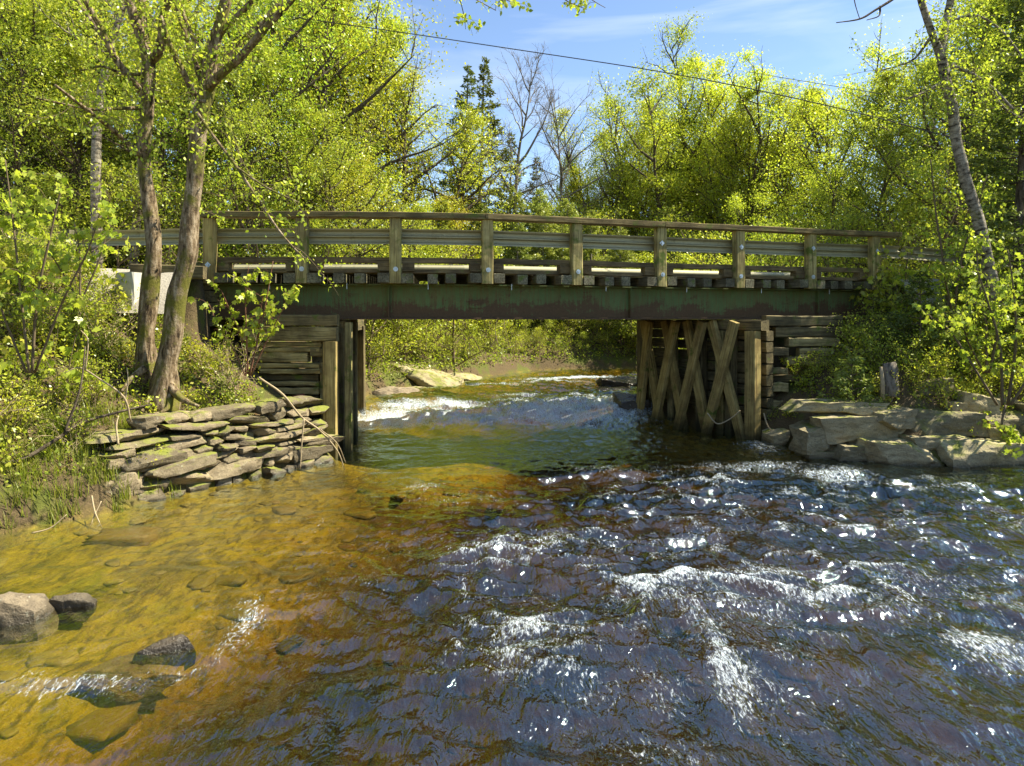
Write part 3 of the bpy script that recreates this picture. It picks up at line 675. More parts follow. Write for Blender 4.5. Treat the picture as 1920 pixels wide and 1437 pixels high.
# approach guardrails
gr = empty("guardrail", (-9, 14.3, 3.8), "old galvanised guardrail running left from the bridge behind the mossy trunks", "guardrail", "guardrails on the road")
pts = [(np.array([x, 14.42 + (-6.8 - x) * .03, 0]), np.array([0, 1., 0])) for x in np.linspace(-6.55, -19, 26)]
wbeam(pts[::-1], [4.33 - .012 * (-6.8 - p[0][0]) for p in pts[::-1]], gr)
for x in (-9.15, -11.05, -12.95):
    mb = MB(); beam(mb, (x, 14.30, 3.4), (x, 14.30, 4.62), .16, .16, up=(0, 1, 0)); mb.build("post", M['tie'], gr)
gr2 = empty("guardrail", (11, 18.2, 3.8), "galvanised guardrail running into the bushes right of the bridge", "guardrail", "guardrails on the road")
t8, n8 = bn(8); pts = [(bp_ext(8.55) + n8 * .26 + np.array([q, q * .30, 0]), np.array([-.29, .96, 0])) for q in np.linspace(0, 9, 18)]
wbeam(pts, [4.34 - .02 * i for i in range(18)], gr2)
for q in (2.0, 4.0, 6):
    p = bp_ext(8.55) + n8 * .1 + np.array([q, q * .30, 0]); mb = MB(); beam(mb, p + Zv(3.4), p + Zv(4.5), .17, .17, up=n8); mb.build("post", M['tie'], gr2)

# ------------------------------------------------------------------ stones
_ICO = None
def cube_sphere(n=7):
    V = {}; F_ = []
    def vid(p):
        k = tuple(round(c, 6) for c in p)
        if k not in V: V[k] = len(V)
        return V[k]
    for ax in range(3):
        for sg in (-1, 1):
            for i in range(n):
                for j in range(n):
                    q = []
                    for (a, b) in ((i, j), (i+1, j), (i+1, j+1), (i, j+1)):
                        p = [0, 0, 0]; p[ax] = sg; p[(ax+1) % 3] = -1 + 2*a/n; p[(ax+2) % 3] = -1 + 2*b/n; q.append(vid(p))
                    F_.append(tuple(q if sg > 0 else q[::-1]))
    return np.array(list(V.keys())), F_
CSV, CSF = cube_sphere(11); CSV2, CSF2 = cube_sphere(18)
def stone(c, size, ax=(1, 0), seed=0, rnd=.28, rough=.10, tilt=0.0, hi=False, taper=0.0, cuts=11):
    """irregular quarried stone: superellipsoid block with chipped faces; c = centre, size = full (length, depth, height)"""
    v = (CSV2 if hi else CSV).copy(); f = CSF2 if hi else CSF
    s = v / np.linalg.norm(v, axis=1)[:, None]; p = v * (1 - rnd) + s * rnd * 1.25
    rg_ = np.random.default_rng(seed)
    for _ in range(cuts):                               # broken faces: cut corners off with random planes
        n = rg_.normal(size=3) * [1, 1, .8]; n /= np.linalg.norm(n); d = rg_.uniform(.80, 1.12); k = p @ n - d; p = p - np.outer(np.clip(k, 0, None), n) * .97
    p[:, 2] += taper * p[:, 0] * .3; p[:, 0] += rg_.uniform(-.2, .2) * p[:, 2]
    p[:, 2] *= 1 + rg_.uniform(-.22, .22) * p[:, 0] * (1 if cuts > 6 else .5)
    sz = np.array(size) / 2; q = p * sz
    off = float(seed) * 3.17
    nn = np.array([mnoise.fractal(Vector((a[0] * 3 / max(.3, 1) + off, a[1] * 3, a[2] * 4)), .8, 2.1, 4) for a in q * (1.0 / max(size[2], .1) * .35)])
    q = q + (p / np.linalg.norm(p, axis=1)[:, None]) * (nn * rough * .6 * min(size))[:, None]
    ct, st = math.cos(tilt), math.sin(tilt); q = np.stack([q[:, 0] * ct - q[:, 2] * st, q[:, 1], q[:, 0] * st + q[:, 2] * ct], 1)
    a = np.array([ax[0], ax[1]]); a = a / np.linalg.norm(a)
    out = np.stack([q[:, 0] * a[0] - q[:, 1] * a[1], q[:, 0] * a[1] + q[:, 1] * a[0], q[:, 2]], 1) + np.asarray(c)
    mb = MB(); mb.add(out, f); return mb
lw = empty("dry_stone_wall", (-4.6, 12.3, 0), "dry stone wall of stacked mossy stones along the left bank below the mossy trunks", "stone wall", "stone walls at the water")
line = np.array([(-6.0, 10.3), (-5.75, 10.7), (-5.42, 11.2), (-4.6, 12.4), (-3.72, 13.75)]); seg = np.linalg.norm(np.diff(line, axis=0), axis=1); cum = np.concatenate([[0], np.cumsum(seg)])
def lpos(s): return np.array([np.interp(s, cum, line[:, 0]), np.interp(s, cum, line[:, 1])])
rg = random.Random(11); z = -.18; sd = 100; course = 0
while z < 1.18:
    h = rg.uniform(.10, .19) if course else .30
    s = rg.uniform(-.2, .1)
    while s < cum[-1] - .1:
        L = rg.uniform(.22, .60) if rg.random() < .7 else rg.uniform(.65, 1.15)
        if course == 0: L = rg.uniform(.3, .55)
        mid = s + L / 2
        top = 1.22 - .35 * (1 - min(1, mid / .7)) + (.12 if mid > 2.6 else 0)
        if z < top and mid < cum[-1]:
            p = lpos(min(mid, cum[-1])); q = lpos(min(mid + .15, cum[-1])); q0 = lpos(max(0, mid - .15)); ax = q - q0; ax /= np.linalg.norm(ax); nrm = np.array([-ax[1], ax[0]])
            back = .02 + .20 * max(0, z) + rg.uniform(-.06, .06)
            hh = h * rg.uniform(.75, 1.2); sd += 1
            c = np.array([p[0] + nrm[0] * back, p[1] + nrm[1] * back, z + hh / 2])
            stone(c, (L * 1.01, rg.uniform(.35, .5), hh), ax, sd, rnd=rg.uniform(.05, .3), rough=.22, tilt=rg.uniform(-.10, .10)).build("stone", M['rock'], lw, 2)
        s += L
    z += h * .96; course += 1
for (px, py, Y, w, h, tl) in [(325, 790, 11.75, 1.35, .33, -.02), (230, 905, 10.55, .6, .4, .3), (410, 812, 12.1, .3, .3, .2), (335, 872, 11.2, 1.15, .25, .12), (280, 862, 10.9, 1.0, .3, .05)]:
    sd += 1; p = W(px, py, Y); stone(p, (w, .5, h), (.55, .83), sd, .25, .12, tl, True).build("stone", M['rock'], lw, 2)
rwll = empty("slab_stone_wall", (8.6, 13.9, 0), "low wall of large flat pale slabs at the water below the right bank", "stone wall", "stone walls at the water")
SL = [(1485,1640,752,773,14.2,.02),(1612,1748,744,764,14.4,-.05),(1528,1692,777,829,13.9,-.10),(1632,1696,768,800,13.75,-.16),(1684,1826,770,814,13.75,.0),(1692,1834,814,836,13.55,-.04),(1620,1756,826,875,13.35,-.03),(1754,1935,826,874,13.3,.04),
      (1562,1622,832,858,13.6,0),(1490,1566,797,840,13.9,-.3),(1785,1852,736,775,14.2,.1),(1824,1935,770,803,14.0,.0),(1832,1935,800,832,13.75,.02),(1696,1768,712,748,14.5,-.12),(1495,1560,826,848,14.0,-.1),(1920,2080,800,870,13.4,0),(1926,2060,760,802,13.8,.05),(1570,1630,812,836,14.0,.1),(1762,1792,752,772,14.1,.1),(1745,1840,755,772,14.3,0),(1436,1470,808,830,15.3,-.5),(1640,1700,798,816,13.95,.05),(1560,1640,760,778,14.1,.03),(1830,1960,742,768,14.5,.03),(1500,1600,842,858,13.9,.05),(1700,1830,838,850,13.6,0)]
for i, (x0, x1, y0, y1, Y, tl) in enumerate(SL):
    c = W((x0 + x1) / 2, (y0 + y1) / 2, Y + .25); w = (x1 - x0) / F * Y; h = (y1 - y0) / F * Y
    stone(c, (w * 1.03, .75, h * 1.03), (1, .06 + .05 * math.sin(i * 3)), 300 + i, rnd=.03 + .05 * ((i * 7) % 5) / 5, rough=.20, tilt=-tl * .7, hi=True, cuts=3).build("stone", M['slab'], rwll, 2)
def mk_bedstone():
    m = N("bed_stone"); pos = m.n("ShaderNodeNewGeometry").outputs["Position"]; rnd = m.n("ShaderNodeNewGeometry").outputs["Random Per Island"]
    n1 = m.noise(pos, 7, 5, .65); c = m.ramp(rnd, [(0, (.05, .04, .012)), (.35, (.22, .16, .03)), (.6, (.34, .26, .05)), (.8, (.17, .15, .035)), (1, (.26, .13, .03))])
    zz = m.sep(pos)[2]; dk = m.math('MULTIPLY', m.math('SUBTRACT', -.25, zz), 3.2, clamp=True)      # stone colour gets darker with depth
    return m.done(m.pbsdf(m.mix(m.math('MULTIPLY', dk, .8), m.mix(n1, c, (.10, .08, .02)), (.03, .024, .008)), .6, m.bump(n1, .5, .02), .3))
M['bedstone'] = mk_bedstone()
v4, f4 = cube_sphere(4); rb_ = np.random.default_rng(19); mb = MB(); s4 = v4 / np.linalg.norm(v4, axis=1)[:, None]
while mb.n < 330 * len(v4):
    x = rb_.uniform(-9, 9); y = rb_.uniform(3.2, 13.5) if rb_.random() < .8 else rb_.uniform(20, 30)
    d_ = float(sdist(np.array([x]), np.array([y]))[0])
    if d_ > -.25 or (x > -2 and rb_.random() < .45): continue
    r = rb_.choice([.04, .06, .09, .14, .24], p=[.32, .32, .22, .12, .02]) * rb_.uniform(.7, 1.4); an = rb_.uniform(0, 6.28)
    r = min(r, .15) if x > -2 else r
    p = (v4 * .35 + s4 * .75) * (1 + .16 * rb_.normal(size=(len(v4), 1)) * .6) * [r * rb_.uniform(1, 1.7), r, r * rb_.uniform(.2, .38)]
    p = np.stack([p[:, 0] * math.cos(an) - p[:, 1] * math.sin(an), p[:, 0] * math.sin(an) + p[:, 1] * math.cos(an), p[:, 2]], 1)
    zt = min(gz(x, y), -.05) if d_ < -.3 else gz(x, y)
    mb.add(p + [x, y, zt], f4)
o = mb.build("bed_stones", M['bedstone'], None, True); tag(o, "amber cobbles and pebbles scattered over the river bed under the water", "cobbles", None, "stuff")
# boulders standing free in the river and on the far shore
def boulder(px, py, Y, size, seed, mat, label, ax=(1, 0), tilt=0, dz=0, rnd=.6, grp=None):
    c = W(px, py, Y); o = stone((c[0], c[1], c[2] + dz), size, ax, seed, rnd, .2, tilt, True).build("boulder", M[mat], None, 2); return tag(o, label, "boulder", grp)
boulder(38, 1145, 6.55, (.50, .44, .40), 401, 'boulder', "large brown boulder standing in the golden shallows at the left edge of the river", (1, .2), -.1, -.09)
boulder(134, 1131, 6.8, (.46, .24, .26), 402, 'boulder', "small low brown stone beside the large boulder in the golden shallows", (1, -.1), -.08, -.06)
boulder(313, 1215, 5.85, (.44, .15, .28), 403, 'wetrock', "dark wet glistening rock breaking the surface downstream of the boulder", (1, .45), .22, -.09)
boulder(250, 1215, 5.75, (.75, .4, .22), 404, 'boulder', "flat olive rock lying just under the water beside the dark wet rock", (1, .15), 0, -.24)
boulder(1187, 778, 19.3, (.9, .9, 1.0), 405, 'wetrock', "dark block of rock standing in the rapid against the far pile of the right abutment", (1, .2), 0, .05, .35)
boulder(1162, 722, 24.5, (1.5, 1.0, .6), 406, 'wetrock', "dark rounded rock on the right shore upstream of the bridge", (1, .2), 0, 0, .5)
boulder(1155, 737, 23, (1.3, .8, .3), 407, 'wetrock', "low dark ledge on the right shore upstream nearer than the rounded rock", (1, -.1), 0, .02, .5)
boulder(745, 755, 22.0, (1.6, 1.0, .7), 408, 'boulder', "tan rock slab sloping into the water upstream of the bridge on the left shore", (1, .3), -.1, .1, .4)
boulder(800, 718, 24.6, (2.6, 1.6, .55), 409, 'slab', "long tilted pale rock ledge on the left shore upstream of the bridge", (1, -.15), -.28, .15, .3)
boulder(860, 716, 26.4, (2.2, 1.4, .5), 410, 'slab', "flat rock ledge farthest along the left shore upstream", (1, .5), -.18, .1, .3)
boulder(785, 737, 23.4, (.9, .6, .25), 411, 'slab', "small pale stone at the waterline in front of the tilted ledge", (1, .1), 0, .06, .4)

# ------------------------------------------------------------------ vegetation tools
RNG = np.random.default_rng(3)
RHOMB = np.array([(0, 0, 0), (.28, .45, .05), (0, 1, -.06), (-.28, .45, .05)])
OVAL = np.array([(0, 0, 0), (.22, .2, .03), (.31, .5, .05), (.2, .78, .02), (0, 1.02, -.08), (-.2, .78, .02), (-.31, .5, .05), (-.22, .2, .03)])
MAPLE = np.array([(0, 0, 0), (.22, -.04, .0), (.50, .12, -.08), (.36, .30, 0), (.62, .62, -.12), (.28, .58, 0), (.20, .70, .02), (0, 1.0, -.12), (-.20, .70, .02), (-.28, .58, 0), (-.62, .62, -.12), (-.36, .30, 0), (-.50, .12, -.08), (-.22, -.04, 0)])
NEEDLE = np.array([(-.07, 0, 0), (.07, 0, 0), (.05, 1, 0), (-.05, 1, 0)])
def leaves(P, size, tmpl=RHOMB, droop=.35, rng=RNG, D=None, spread=1.0):
    """leaf polygons at points P, tips along random (or given) directions"""
    n = len(P); d = rng.normal(size=(n, 3)) * spread
    if D is not None: d = d * .55 + D
    d[:, 2] -= droop; d /= np.linalg.norm(d, axis=1)[:, None] + 1e-9
    u = rng.normal(size=(n, 3)); u[:, 2] += .9; a = np.cross(d, u); a /= np.linalg.norm(a, axis=1)[:, None] + 1e-9; b = np.cross(a, d)
    s = (np.asarray(size) * rng.uniform(.65, 1.25, n))[:, None, None]
    t = tmpl
    V = P[:, None] + s * (t[None, :, 0, None] * a[:, None] + t[None, :, 1, None] * d[:, None] + t[None, :, 2, None] * b[:, None])
    return V.reshape(-1, 3)
def wander(rng, p, d, L, n, wob, up=0.0):
    pts = [np.array(p, float)]; d = np.array(d, float); d /= np.linalg.norm(d)
    for i in range(n):
        d = d + rng.normal(size=3) * wob; d[2] += up / n; d /= np.linalg.norm(d); pts.append(pts[-1] + d * L / n)
    return np.array(pts)
def tree_proto(seed, H, r0, crown0, width, nprim, nsec, nleaf, lsize, shape, mbark, mleaf, up=.35, tmpl=RHOMB, clump=.23, lean=.03, rise=.7, bare=False, low=0.0, tsides=9, nst=1, splay=.3, limb_k=1.0):
    """deciduous tree: one or more stems, primaries, twigs, leaves in clumps round the twig ends. Returns (trunk mesh, crown mesh)"""
    rng = np.random.default_rng(seed); mb = MB(); LP = []; ga = rng.uniform(0, 6)
    for st in range(nst):
        if nst > 1:
            an = st * 6.283 / nst + rng.uniform(-.5, .5); ln = splay * rng.uniform(.4, 1.25); d0 = (math.cos(an) * ln, math.sin(an) * ln, 1); Hs = H * rng.uniform(.72, 1.05); rs = r0 * rng.uniform(.6, .9); b0 = (math.cos(an) * r0, math.sin(an) * r0, -.25)
        else: d0 = (rng.normal() * lean, rng.normal() * lean, 1); Hs = H; rs = r0; b0 = (0, 0, -.25)
        tr = wander(rng, b0, d0, Hs, 16, .05, .45 if nst > 1 else .3); rad = rs * (1 - np.linspace(0, 1, 17) ** 1.1 * .93); rad[0] *= 1.35
        tube(mb, tr, rad, tsides, lump=.12, seed=seed + st)
        npr = max(6, int(nprim / nst * 1.25)) if nst > 1 else nprim
        for k in range(npr):
            h = crown0 + (1 - crown0) * ((k + rng.uniform(0, .8)) / npr); h = min(h, .985)
            i = h * 16; i0 = int(i); p = tr[i0] * (1 - i + i0) + tr[min(16, i0 + 1)] * (i - i0)
            hh = (h - crown0) / (1 - crown0)
            prof = {'oval': math.sin(math.pi * min(1, .15 + .85 * hh)) ** .7 * .95 + .08, 'cone': (1 - hh) ** .8 + .1, 'column': .55 + .35 * math.sin(math.pi * hh), 'dome': (1 - hh ** 2.2) * .95 + .1}[shape]
            L = width * prof * rng.uniform(.5, 1.25) * (.75 if nst > 1 else 1); ga += 2.4 + rng.normal() * .3
            el = rise * (.5 + .8 * hh) + rng.normal() * .15
            d = np.array([math.cos(ga) * math.cos(el), math.sin(ga) * math.cos(el), math.sin(el)])
            br = wander(rng, p, d, L, 7, .13, up); rr = limb_k * max(.008, min(rs * .5, L * .018)) * (1 - np.linspace(0, 1, 8) * .85)
            tube(mb, br, rr, 5, cap=False, seed=k)
            dens = rng.choice([.25, .8, 1.25, 1.5])
            for j in range(nsec):
                u = rng.uniform(.25, 1.0); q = u * 7; q0 = min(6, int(q)); s = br[q0] * (1 - q + q0) + br[q0 + 1] * (q - q0)
                dd = (br[q0 + 1] - br[q0]); dd = dd / np.linalg.norm(dd) + rng.normal(size=3) * .75; dd[2] += .1
                sl = L * rng.uniform(.16, .40) + .12
                tw = wander(rng, s, dd, sl, 4, .22, .25); tube(mb, tw, np.array([.009, .008, .006, .005, .003]) * (1 + L * .22), 3, cap=False)
                if bare:
                    for _ in range(5):
                        e = tw[rng.integers(1, 5)]; t2 = wander(rng, e, dd + rng.normal(size=3) * .8 + [0, 0, .3], sl * .6, 3, .2, .25); tube(mb, t2, [.007, .006, .005, .004], 3, cap=False)
                else:
                    m = max(3, int(nleaf * dens * rng.uniform(.4, 1.5)))
                    qq = rng.integers(2, 5, m)
                    LP.append(tw[qq] + rng.normal(size=(m, 3)) * clump * np.array([1.1, 1.1, .6]) * (.6 + .28 * L))
    tm = mb.mesh("trunk", mbark, True)
    cm = None
    if not bare:
        P = np.concatenate(LP); P = P[P[:, 2] > low]
        cm = polymesh("crown", leaves(P, lsize, tmpl, .35, rng), len(tmpl), mleaf)
    return tm, cm
def conifer_proto(seed, H, r0, width, nwhorl, mbark, mleaf, droop=.25, lsize=.16, dens=46, base=.06, hw=.10, power=.85):
    rng = np.random.default_rng(seed); mb = MB(); LP = []; LD = []
    tr = wander(rng, (0, 0, -.2), (rng.normal() * .015, 0, 1), H, 14, .012, .3); tube(mb, tr, r0 * (1 - np.linspace(0, 1, 15) * .95), 8, lump=.08, seed=seed)
    for w in range(nwhorl):
        hh = base + (1 - base) * (w + .3) / nwhorl; i = hh * 14; i0 = min(13, int(i)); p = tr[i0] * (1 - i + i0) + tr[i0 + 1] * (i - i0)
        L0 = width * ((1 - hh) ** power) + .10
        for k in range(rng.integers(4, 7)):
            if rng.random() < .12: continue
            an = rng.uniform(0, 6.28); L = L0 * rng.uniform(.6, 1.15)
            d = np.array([math.cos(an), math.sin(an), .25 - droop * (1 - hh) + rng.normal() * .1])
            br = wander(rng, p, d, L, 6, .06, .15); tube(mb, br, np.linspace(.012 + L * .006, .003, 7), 4, cap=False)
            m = int(dens * L) + 6
            u = rng.uniform(.15, 1, m) ** .8 * 6; q0 = np.minimum(5, u.astype(int)); pp = br[q0] + (br[q0 + 1] - br[q0]) * (u - q0)[:, None]
            side = rng.choice([-1, 1], m)[:, None]; dn = np.array([-math.sin(an), math.cos(an), 0.])
            off = rng.uniform(0, 1, m)[:, None] * (1 - u / 7.5)[:, None] * L * .34
            dirv = np.array([math.cos(an), math.sin(an), -.15]) * .7 + dn * side * .7
            LP.append(pp + dn * side * off + np.array([math.cos(an), math.sin(an), 0]) * off * .6 + rng.normal(size=(m, 3)) * [.03, .03, hw * .5] - np.array([0, 0, 1.]) * off * .25)
            LD.append(dirv)
    P = np.concatenate(LP); D = np.concatenate(LD)
    SPRAY = np.array([(0, 0, 0), (.14, .25, -.02), (.17, .55, -.05), (0, 1, -.1), (-.17, .55, -.05), (-.14, .25, -.02)])
    cm = polymesh("crown", leaves(P, lsize, SPRAY, .1, rng, D), 6, mleaf)
    return mb.mesh("trunk", mbark, True), cm
def put(name, proto, x, y, sc=1, rz=0, label="", cat="tree", group=None, col=(1, 1, 1), zoff=0, sz=None, parts=("trunk", "crown"), tilt=(0, 0)):
    o = empty(name, (x, y, gz(x, y) + zoff), label, cat, group); o.rotation_euler = (tilt[0], tilt[1], rz); o.scale = (sc, sc, sz or sc)
    for nm, me in zip(parts, proto):
        if me is None: continue
        c = link(nm, me, o)
        if nm != "trunk": c.color = (*col, 1)
    return o

# ------------------------------------------------------------------ forest
T_ASPEN = [tree_proto(s, 13, .15, .10, 2.7, 42, 8, 46, .10, 'column', M['barkdark'], M['spring'], rise=.75, limb_k=1.3) for s in (1, 2, 35)]
T_MAPLE = [tree_proto(s, 11, .18, .10, 3.6, 42, 8, 54, .105, 'oval', M['barkdark'], M['spring'], rise=.6, limb_k=1.4) for s in (3, 4, 33)]
T_VASE = [tree_proto(s, 10.5, .15, .16, 3.5, 60, 8, 46, .095, 'oval', M['barkdark'], M['spring'], rise=.7, limb_k=1.3, nst=n, splay=.42) for s, n in ((36, 5), (37, 4), (38, 6))]
T_GREEN = [tree_proto(s, 12, .16, .10, 3.3, 42, 8, 54, .105, 'dome', M['barkdark'], M['green'], rise=.5, limb_k=1.4) for s in (5, 6)]
T_BIRCH = [tree_proto(s, 14, .12, .30, 1.9, 30, 6, 34, .09, 'column', M['birch'], M['spring'], rise=.9) for s in (7,)]
T_BARE = [tree_proto(s, 15, .19, .28, 4.2, 26, 9, 0, .1, 'oval', M['barkgrey'], None, rise=.75, bare=True) for s in (8, 9)]
T_SPRUCE = [conifer_proto(s, 14, .2, 3.0, 40, M['barkdark'], M['needle'], lsize=.2) for s in (10, 11)]
T_CEDAR = [conifer_proto(s, 9, .17, 2.3, 42, M['barkgrey'], M['cedar'], droop=.1, lsize=.16, dens=70, base=.14, power=.6) for s in (12,)]
T_BUSH = [tree_proto(s, 3.2, .04, .05, 1.7, 16, 6, 26, .075, 'dome', M['twig'], m, rise=.7, clump=.2, tsides=5) for s, m in ((13, M['spring']), (14, M['green']), (15, M['spring']))]
rf = np.random.default_rng(77)
def at(px, Y): return (px - 960) / F * Y
def forest(name, protos, spots, label, group, cat="tree"):
    for k, sp in enumerate(spots):
        px, Y, sc = sp[:3]; col = sp[3] if len(sp) > 3 else (1, 1, 1)
        j = rf.uniform(.9, 1.1)
        lab = sp[4] if len(sp) > 4 else label
        for _ in range(30):
            if float(sdist(np.array([at(px, Y)]), np.array([Y]))[0]) > .35: break
            Y *= 1.02; sc *= 1.02
        put(name, protos[k % len(protos)], at(px, Y), Y, sc, rf.uniform(0, 6.28), lab, cat, group if len(sp) <= 4 else None, tuple(np.array(col) * rf.uniform(.82, 1.16) * np.array([rf.uniform(1.0, 1.1), 1, 1])))
Yl = (1.08, 1.0, .9); Gn = (.8, .95, .9); Wm = (1.15, .95, 1)
forest("leafy_tree", T_MAPLE, [(-60, 25, 1.25), (60, 28, 1.3), (170, 24, 1.05), (340, 27, 1.25), (430, 24, 1.05, Gn), (520, 30, 1.35), (610, 26, 1.2, Yl), (575, 33, 1.4), (600, 29, 1.15), (-150, 30, 1.5), (230, 34, 1.5), (420, 38, 1.6), (570, 40, 1.6), (100, 40, 1.7)],
       "broad leafy tree in yellow green spring leaf, in the wood behind the bridge's left half", "leafy trees behind the left half of the bridge")
forest("leafy_tree", T_MAPLE, [(765, 30, .95, Yl), (835, 31, .84, Yl), (895, 30, .55, Wm), (940, 45, .52), (1060, 42, .7, Yl), (1120, 44, .82), (770, 25.5, .5), (680, 24, .62, Yl), (1010, 46, .6)],
       "rounded bright yellow green tree behind the middle of the bridge, left of the open sky", "bright yellow green trees behind the middle of the bridge")
forest("spreading_tree", T_VASE, [(1165, 45, 1.15, (1.2, 1.18, 1.1)), (1245, 44, 1.52, (1.2, 1.18, 1.1)), (1300, 47, 1.36, (1.2, 1.18, 1.1)), (1350, 44, 1.28, (1.2, 1.18, 1.1)), (1430, 41, 1.45, (1.2, 1.18, 1.1)), (1490, 42, 1.58, (1.2, 1.18, 1.1)), (1225, 48, 1.3, (1.2, 1.18, 1.1)), (1540, 30, .84, (1.2, 1.18, 1.1)), (1120, 46, .9, (1.2, 1.18, 1.1)), (1390, 47, 1.45, (1.2, 1.18, 1.1)), (1200, 46, 1.15, (1.2, 1.18, 1.1)), (1270, 46, 1.2, (1.2, 1.18, 1.1))],
       "spreading many stemmed light green tree behind the right half of the bridge", "spreading trees behind the right half of the bridge")
forest("slender_tree", T_ASPEN, [(1258, 44, 1.36), (1325, 40, .9), (1460, 40, .95), (1590, 31, .62), (1560, 38, .95), (1200, 41, .76), (1395, 41, .85)],
       "slender single stemmed tree in light green leaf behind the right half of the bridge", "slender trees behind the right half of the bridge")
forest("leafy_tree", T_GREEN, [(1640, 24, .62), (1710, 27, 1.0), (1770, 24, 1.05), (1850, 26, 1.2), (1930, 24, 1.15), (1680, 33, 1.0), (1790, 35, 1.5), (1900, 34, 1.5), (2010, 28, 1.3), (1600, 27, .55), (1420, 41, 1.05), (1520, 42, 1.15), (1720, 29, .9), (1850, 31, 1.2), (2080, 27, 1.2)],
       "full green leafy tree at the right side of the wood, behind the white birch", "green leafy trees behind the white birch", )
forest("leafy_tree", T_GREEN, [(20, 21.5, .8), (130, 22, .7), (480, 22, .72), (560, 23, .8), (640, 23, .7), (290, 22, .75)],
       "smaller green tree close behind the guardrail at the left", "small green trees close behind the left guardrail")
forest("white_birch", T_BIRCH, [(178, 19.5, 1.25, (1, 1, 1), "pale birch with straight white trunk left of the mossy trunks, behind the guardrail"), (250, 21, 1.2, (1, 1, 1), "thinner pale birch just left of the left mossy trunk, behind the guardrail"), (85, 26, 1.35, (1, 1, 1), "tall pale birch with white top at the upper left of the wood")], "", "", "birch")
forest("bare_tree", T_BARE, [(965, 41, .93, (1, 1, 1), "bare grey tree with spreading twigs against the sky, left one of the two"), (1048, 42, .86, (1, 1, 1), "bare grey tree with upright twigs against the sky, right one of the two"), (1110, 50, .8, (1, 1, 1), "smaller faint bare tree just left of the slender green trees")], "", "")
forest("spruce_tree", T_SPRUCE, [(862, 46, 1.12, (1, 1, 1), "tall dark spruce whose pointed top stands above the yellow green tree into the sky"), (895, 48, 1.22, (1.1, 1, 1), "second spruce top just right of the tall dark spruce"), (655, 34, 1.3, (1, 1, 1), "dark spruce at the upper middle left, its tip by the start of the wire"), (735, 38, 1.15, (1.2, 1.1, 1), "spruce showing through the leaves left of the tall dark spruce")], "", "", "spruce")
forest("spruce_tree", T_SPRUCE, [(40, 23, .7), (130, 27, .9), (215, 25, .8), (330, 30, 1.0), (955, 45, .8), (1010, 48, .75), (450, 31, 1.1), (-40, 24, .9)],
       "dark spruce standing in the shade among the leafy trees behind the guardrail", "dark spruces in the wood", "spruce")
forest("spruce_tree", T_SPRUCE, [(1905, 16.5, .62, (1, 1, 1), "dark dense spruce at the right edge beside the leaning white birch"), (1990, 18, .8, (1, 1, 1), "dark spruce partly cut off by the right edge of the photograph")], "", "", "spruce")
forest("cedar_tree", T_CEDAR, [(905, 31, .62), (960, 33.5, .72), (1010, 34, .75), (1060, 34.5, .7), (760, 27.5, .55), (830, 29, .6), (700, 25.5, .5), (1110, 34, .62), (1160, 33, .6), (1195, 30, .45)],
       "grey green cedar on the far bank seen under the bridge", "cedars on the far bank", "cedar")
forest("bush", T_BUSH, [(690, 23.5, .75), (720, 24.5, .85), (750, 25.5, .8), (790, 27, .8), (840, 29.5, .7), (880, 31, .7), (925, 32, .5), (1130, 32.5, .7), (1165, 28.5, .85), (1195, 26, .8), (1178, 24.3, .5), (1215, 24, .9), (1240, 26, 1), (700, 22, .45), (1090, 33, .6), (1040, 33.5, .5)],
       "leafy bush on the bank upstream, seen under the bridge", "bushes upstream under the bridge", "bush")
forest("bush", T_BUSH, [(420, 21, 1.2), (500, 22, 1.2), (600, 22.5, 1.2), (690, 22.5, 1.3), (760, 24, 1.3), (850, 26, 1.5), (920, 30, 1.4), (1000, 40, 1.9), (1070, 39, 1.8), (1150, 38, 1.7), (1230, 38, 1.8), (1290, 24, 1.1), (1340, 25, 1.4), (1420, 24, 1.3), (1490, 25, 1.4), (1560, 23, 1.3), (1620, 24, 1.4), (1690, 23, 1.3), (1760, 22.5, 1.4),
       (30, 20.5, 1.1), (120, 21, 1.1), (220, 20.5, 1.1), (320, 21, 1.2)],
       "leafy bush behind the bridge railing, one of many filling the gaps below the rail", "bushes behind the bridge railing", "bush")
def shore(name, protos, spots, label, group, cat):
    for k, (x, y, sc) in enumerate(spots):
        put(name, protos[k % len(protos)], x, y, sc * rf.uniform(.85, 1.15), rf.uniform(0, 6.28), label, cat, group, tuple(rf.uniform(.9, 1.2) * np.array([rf.uniform(1, 1.15), 1, 1])))
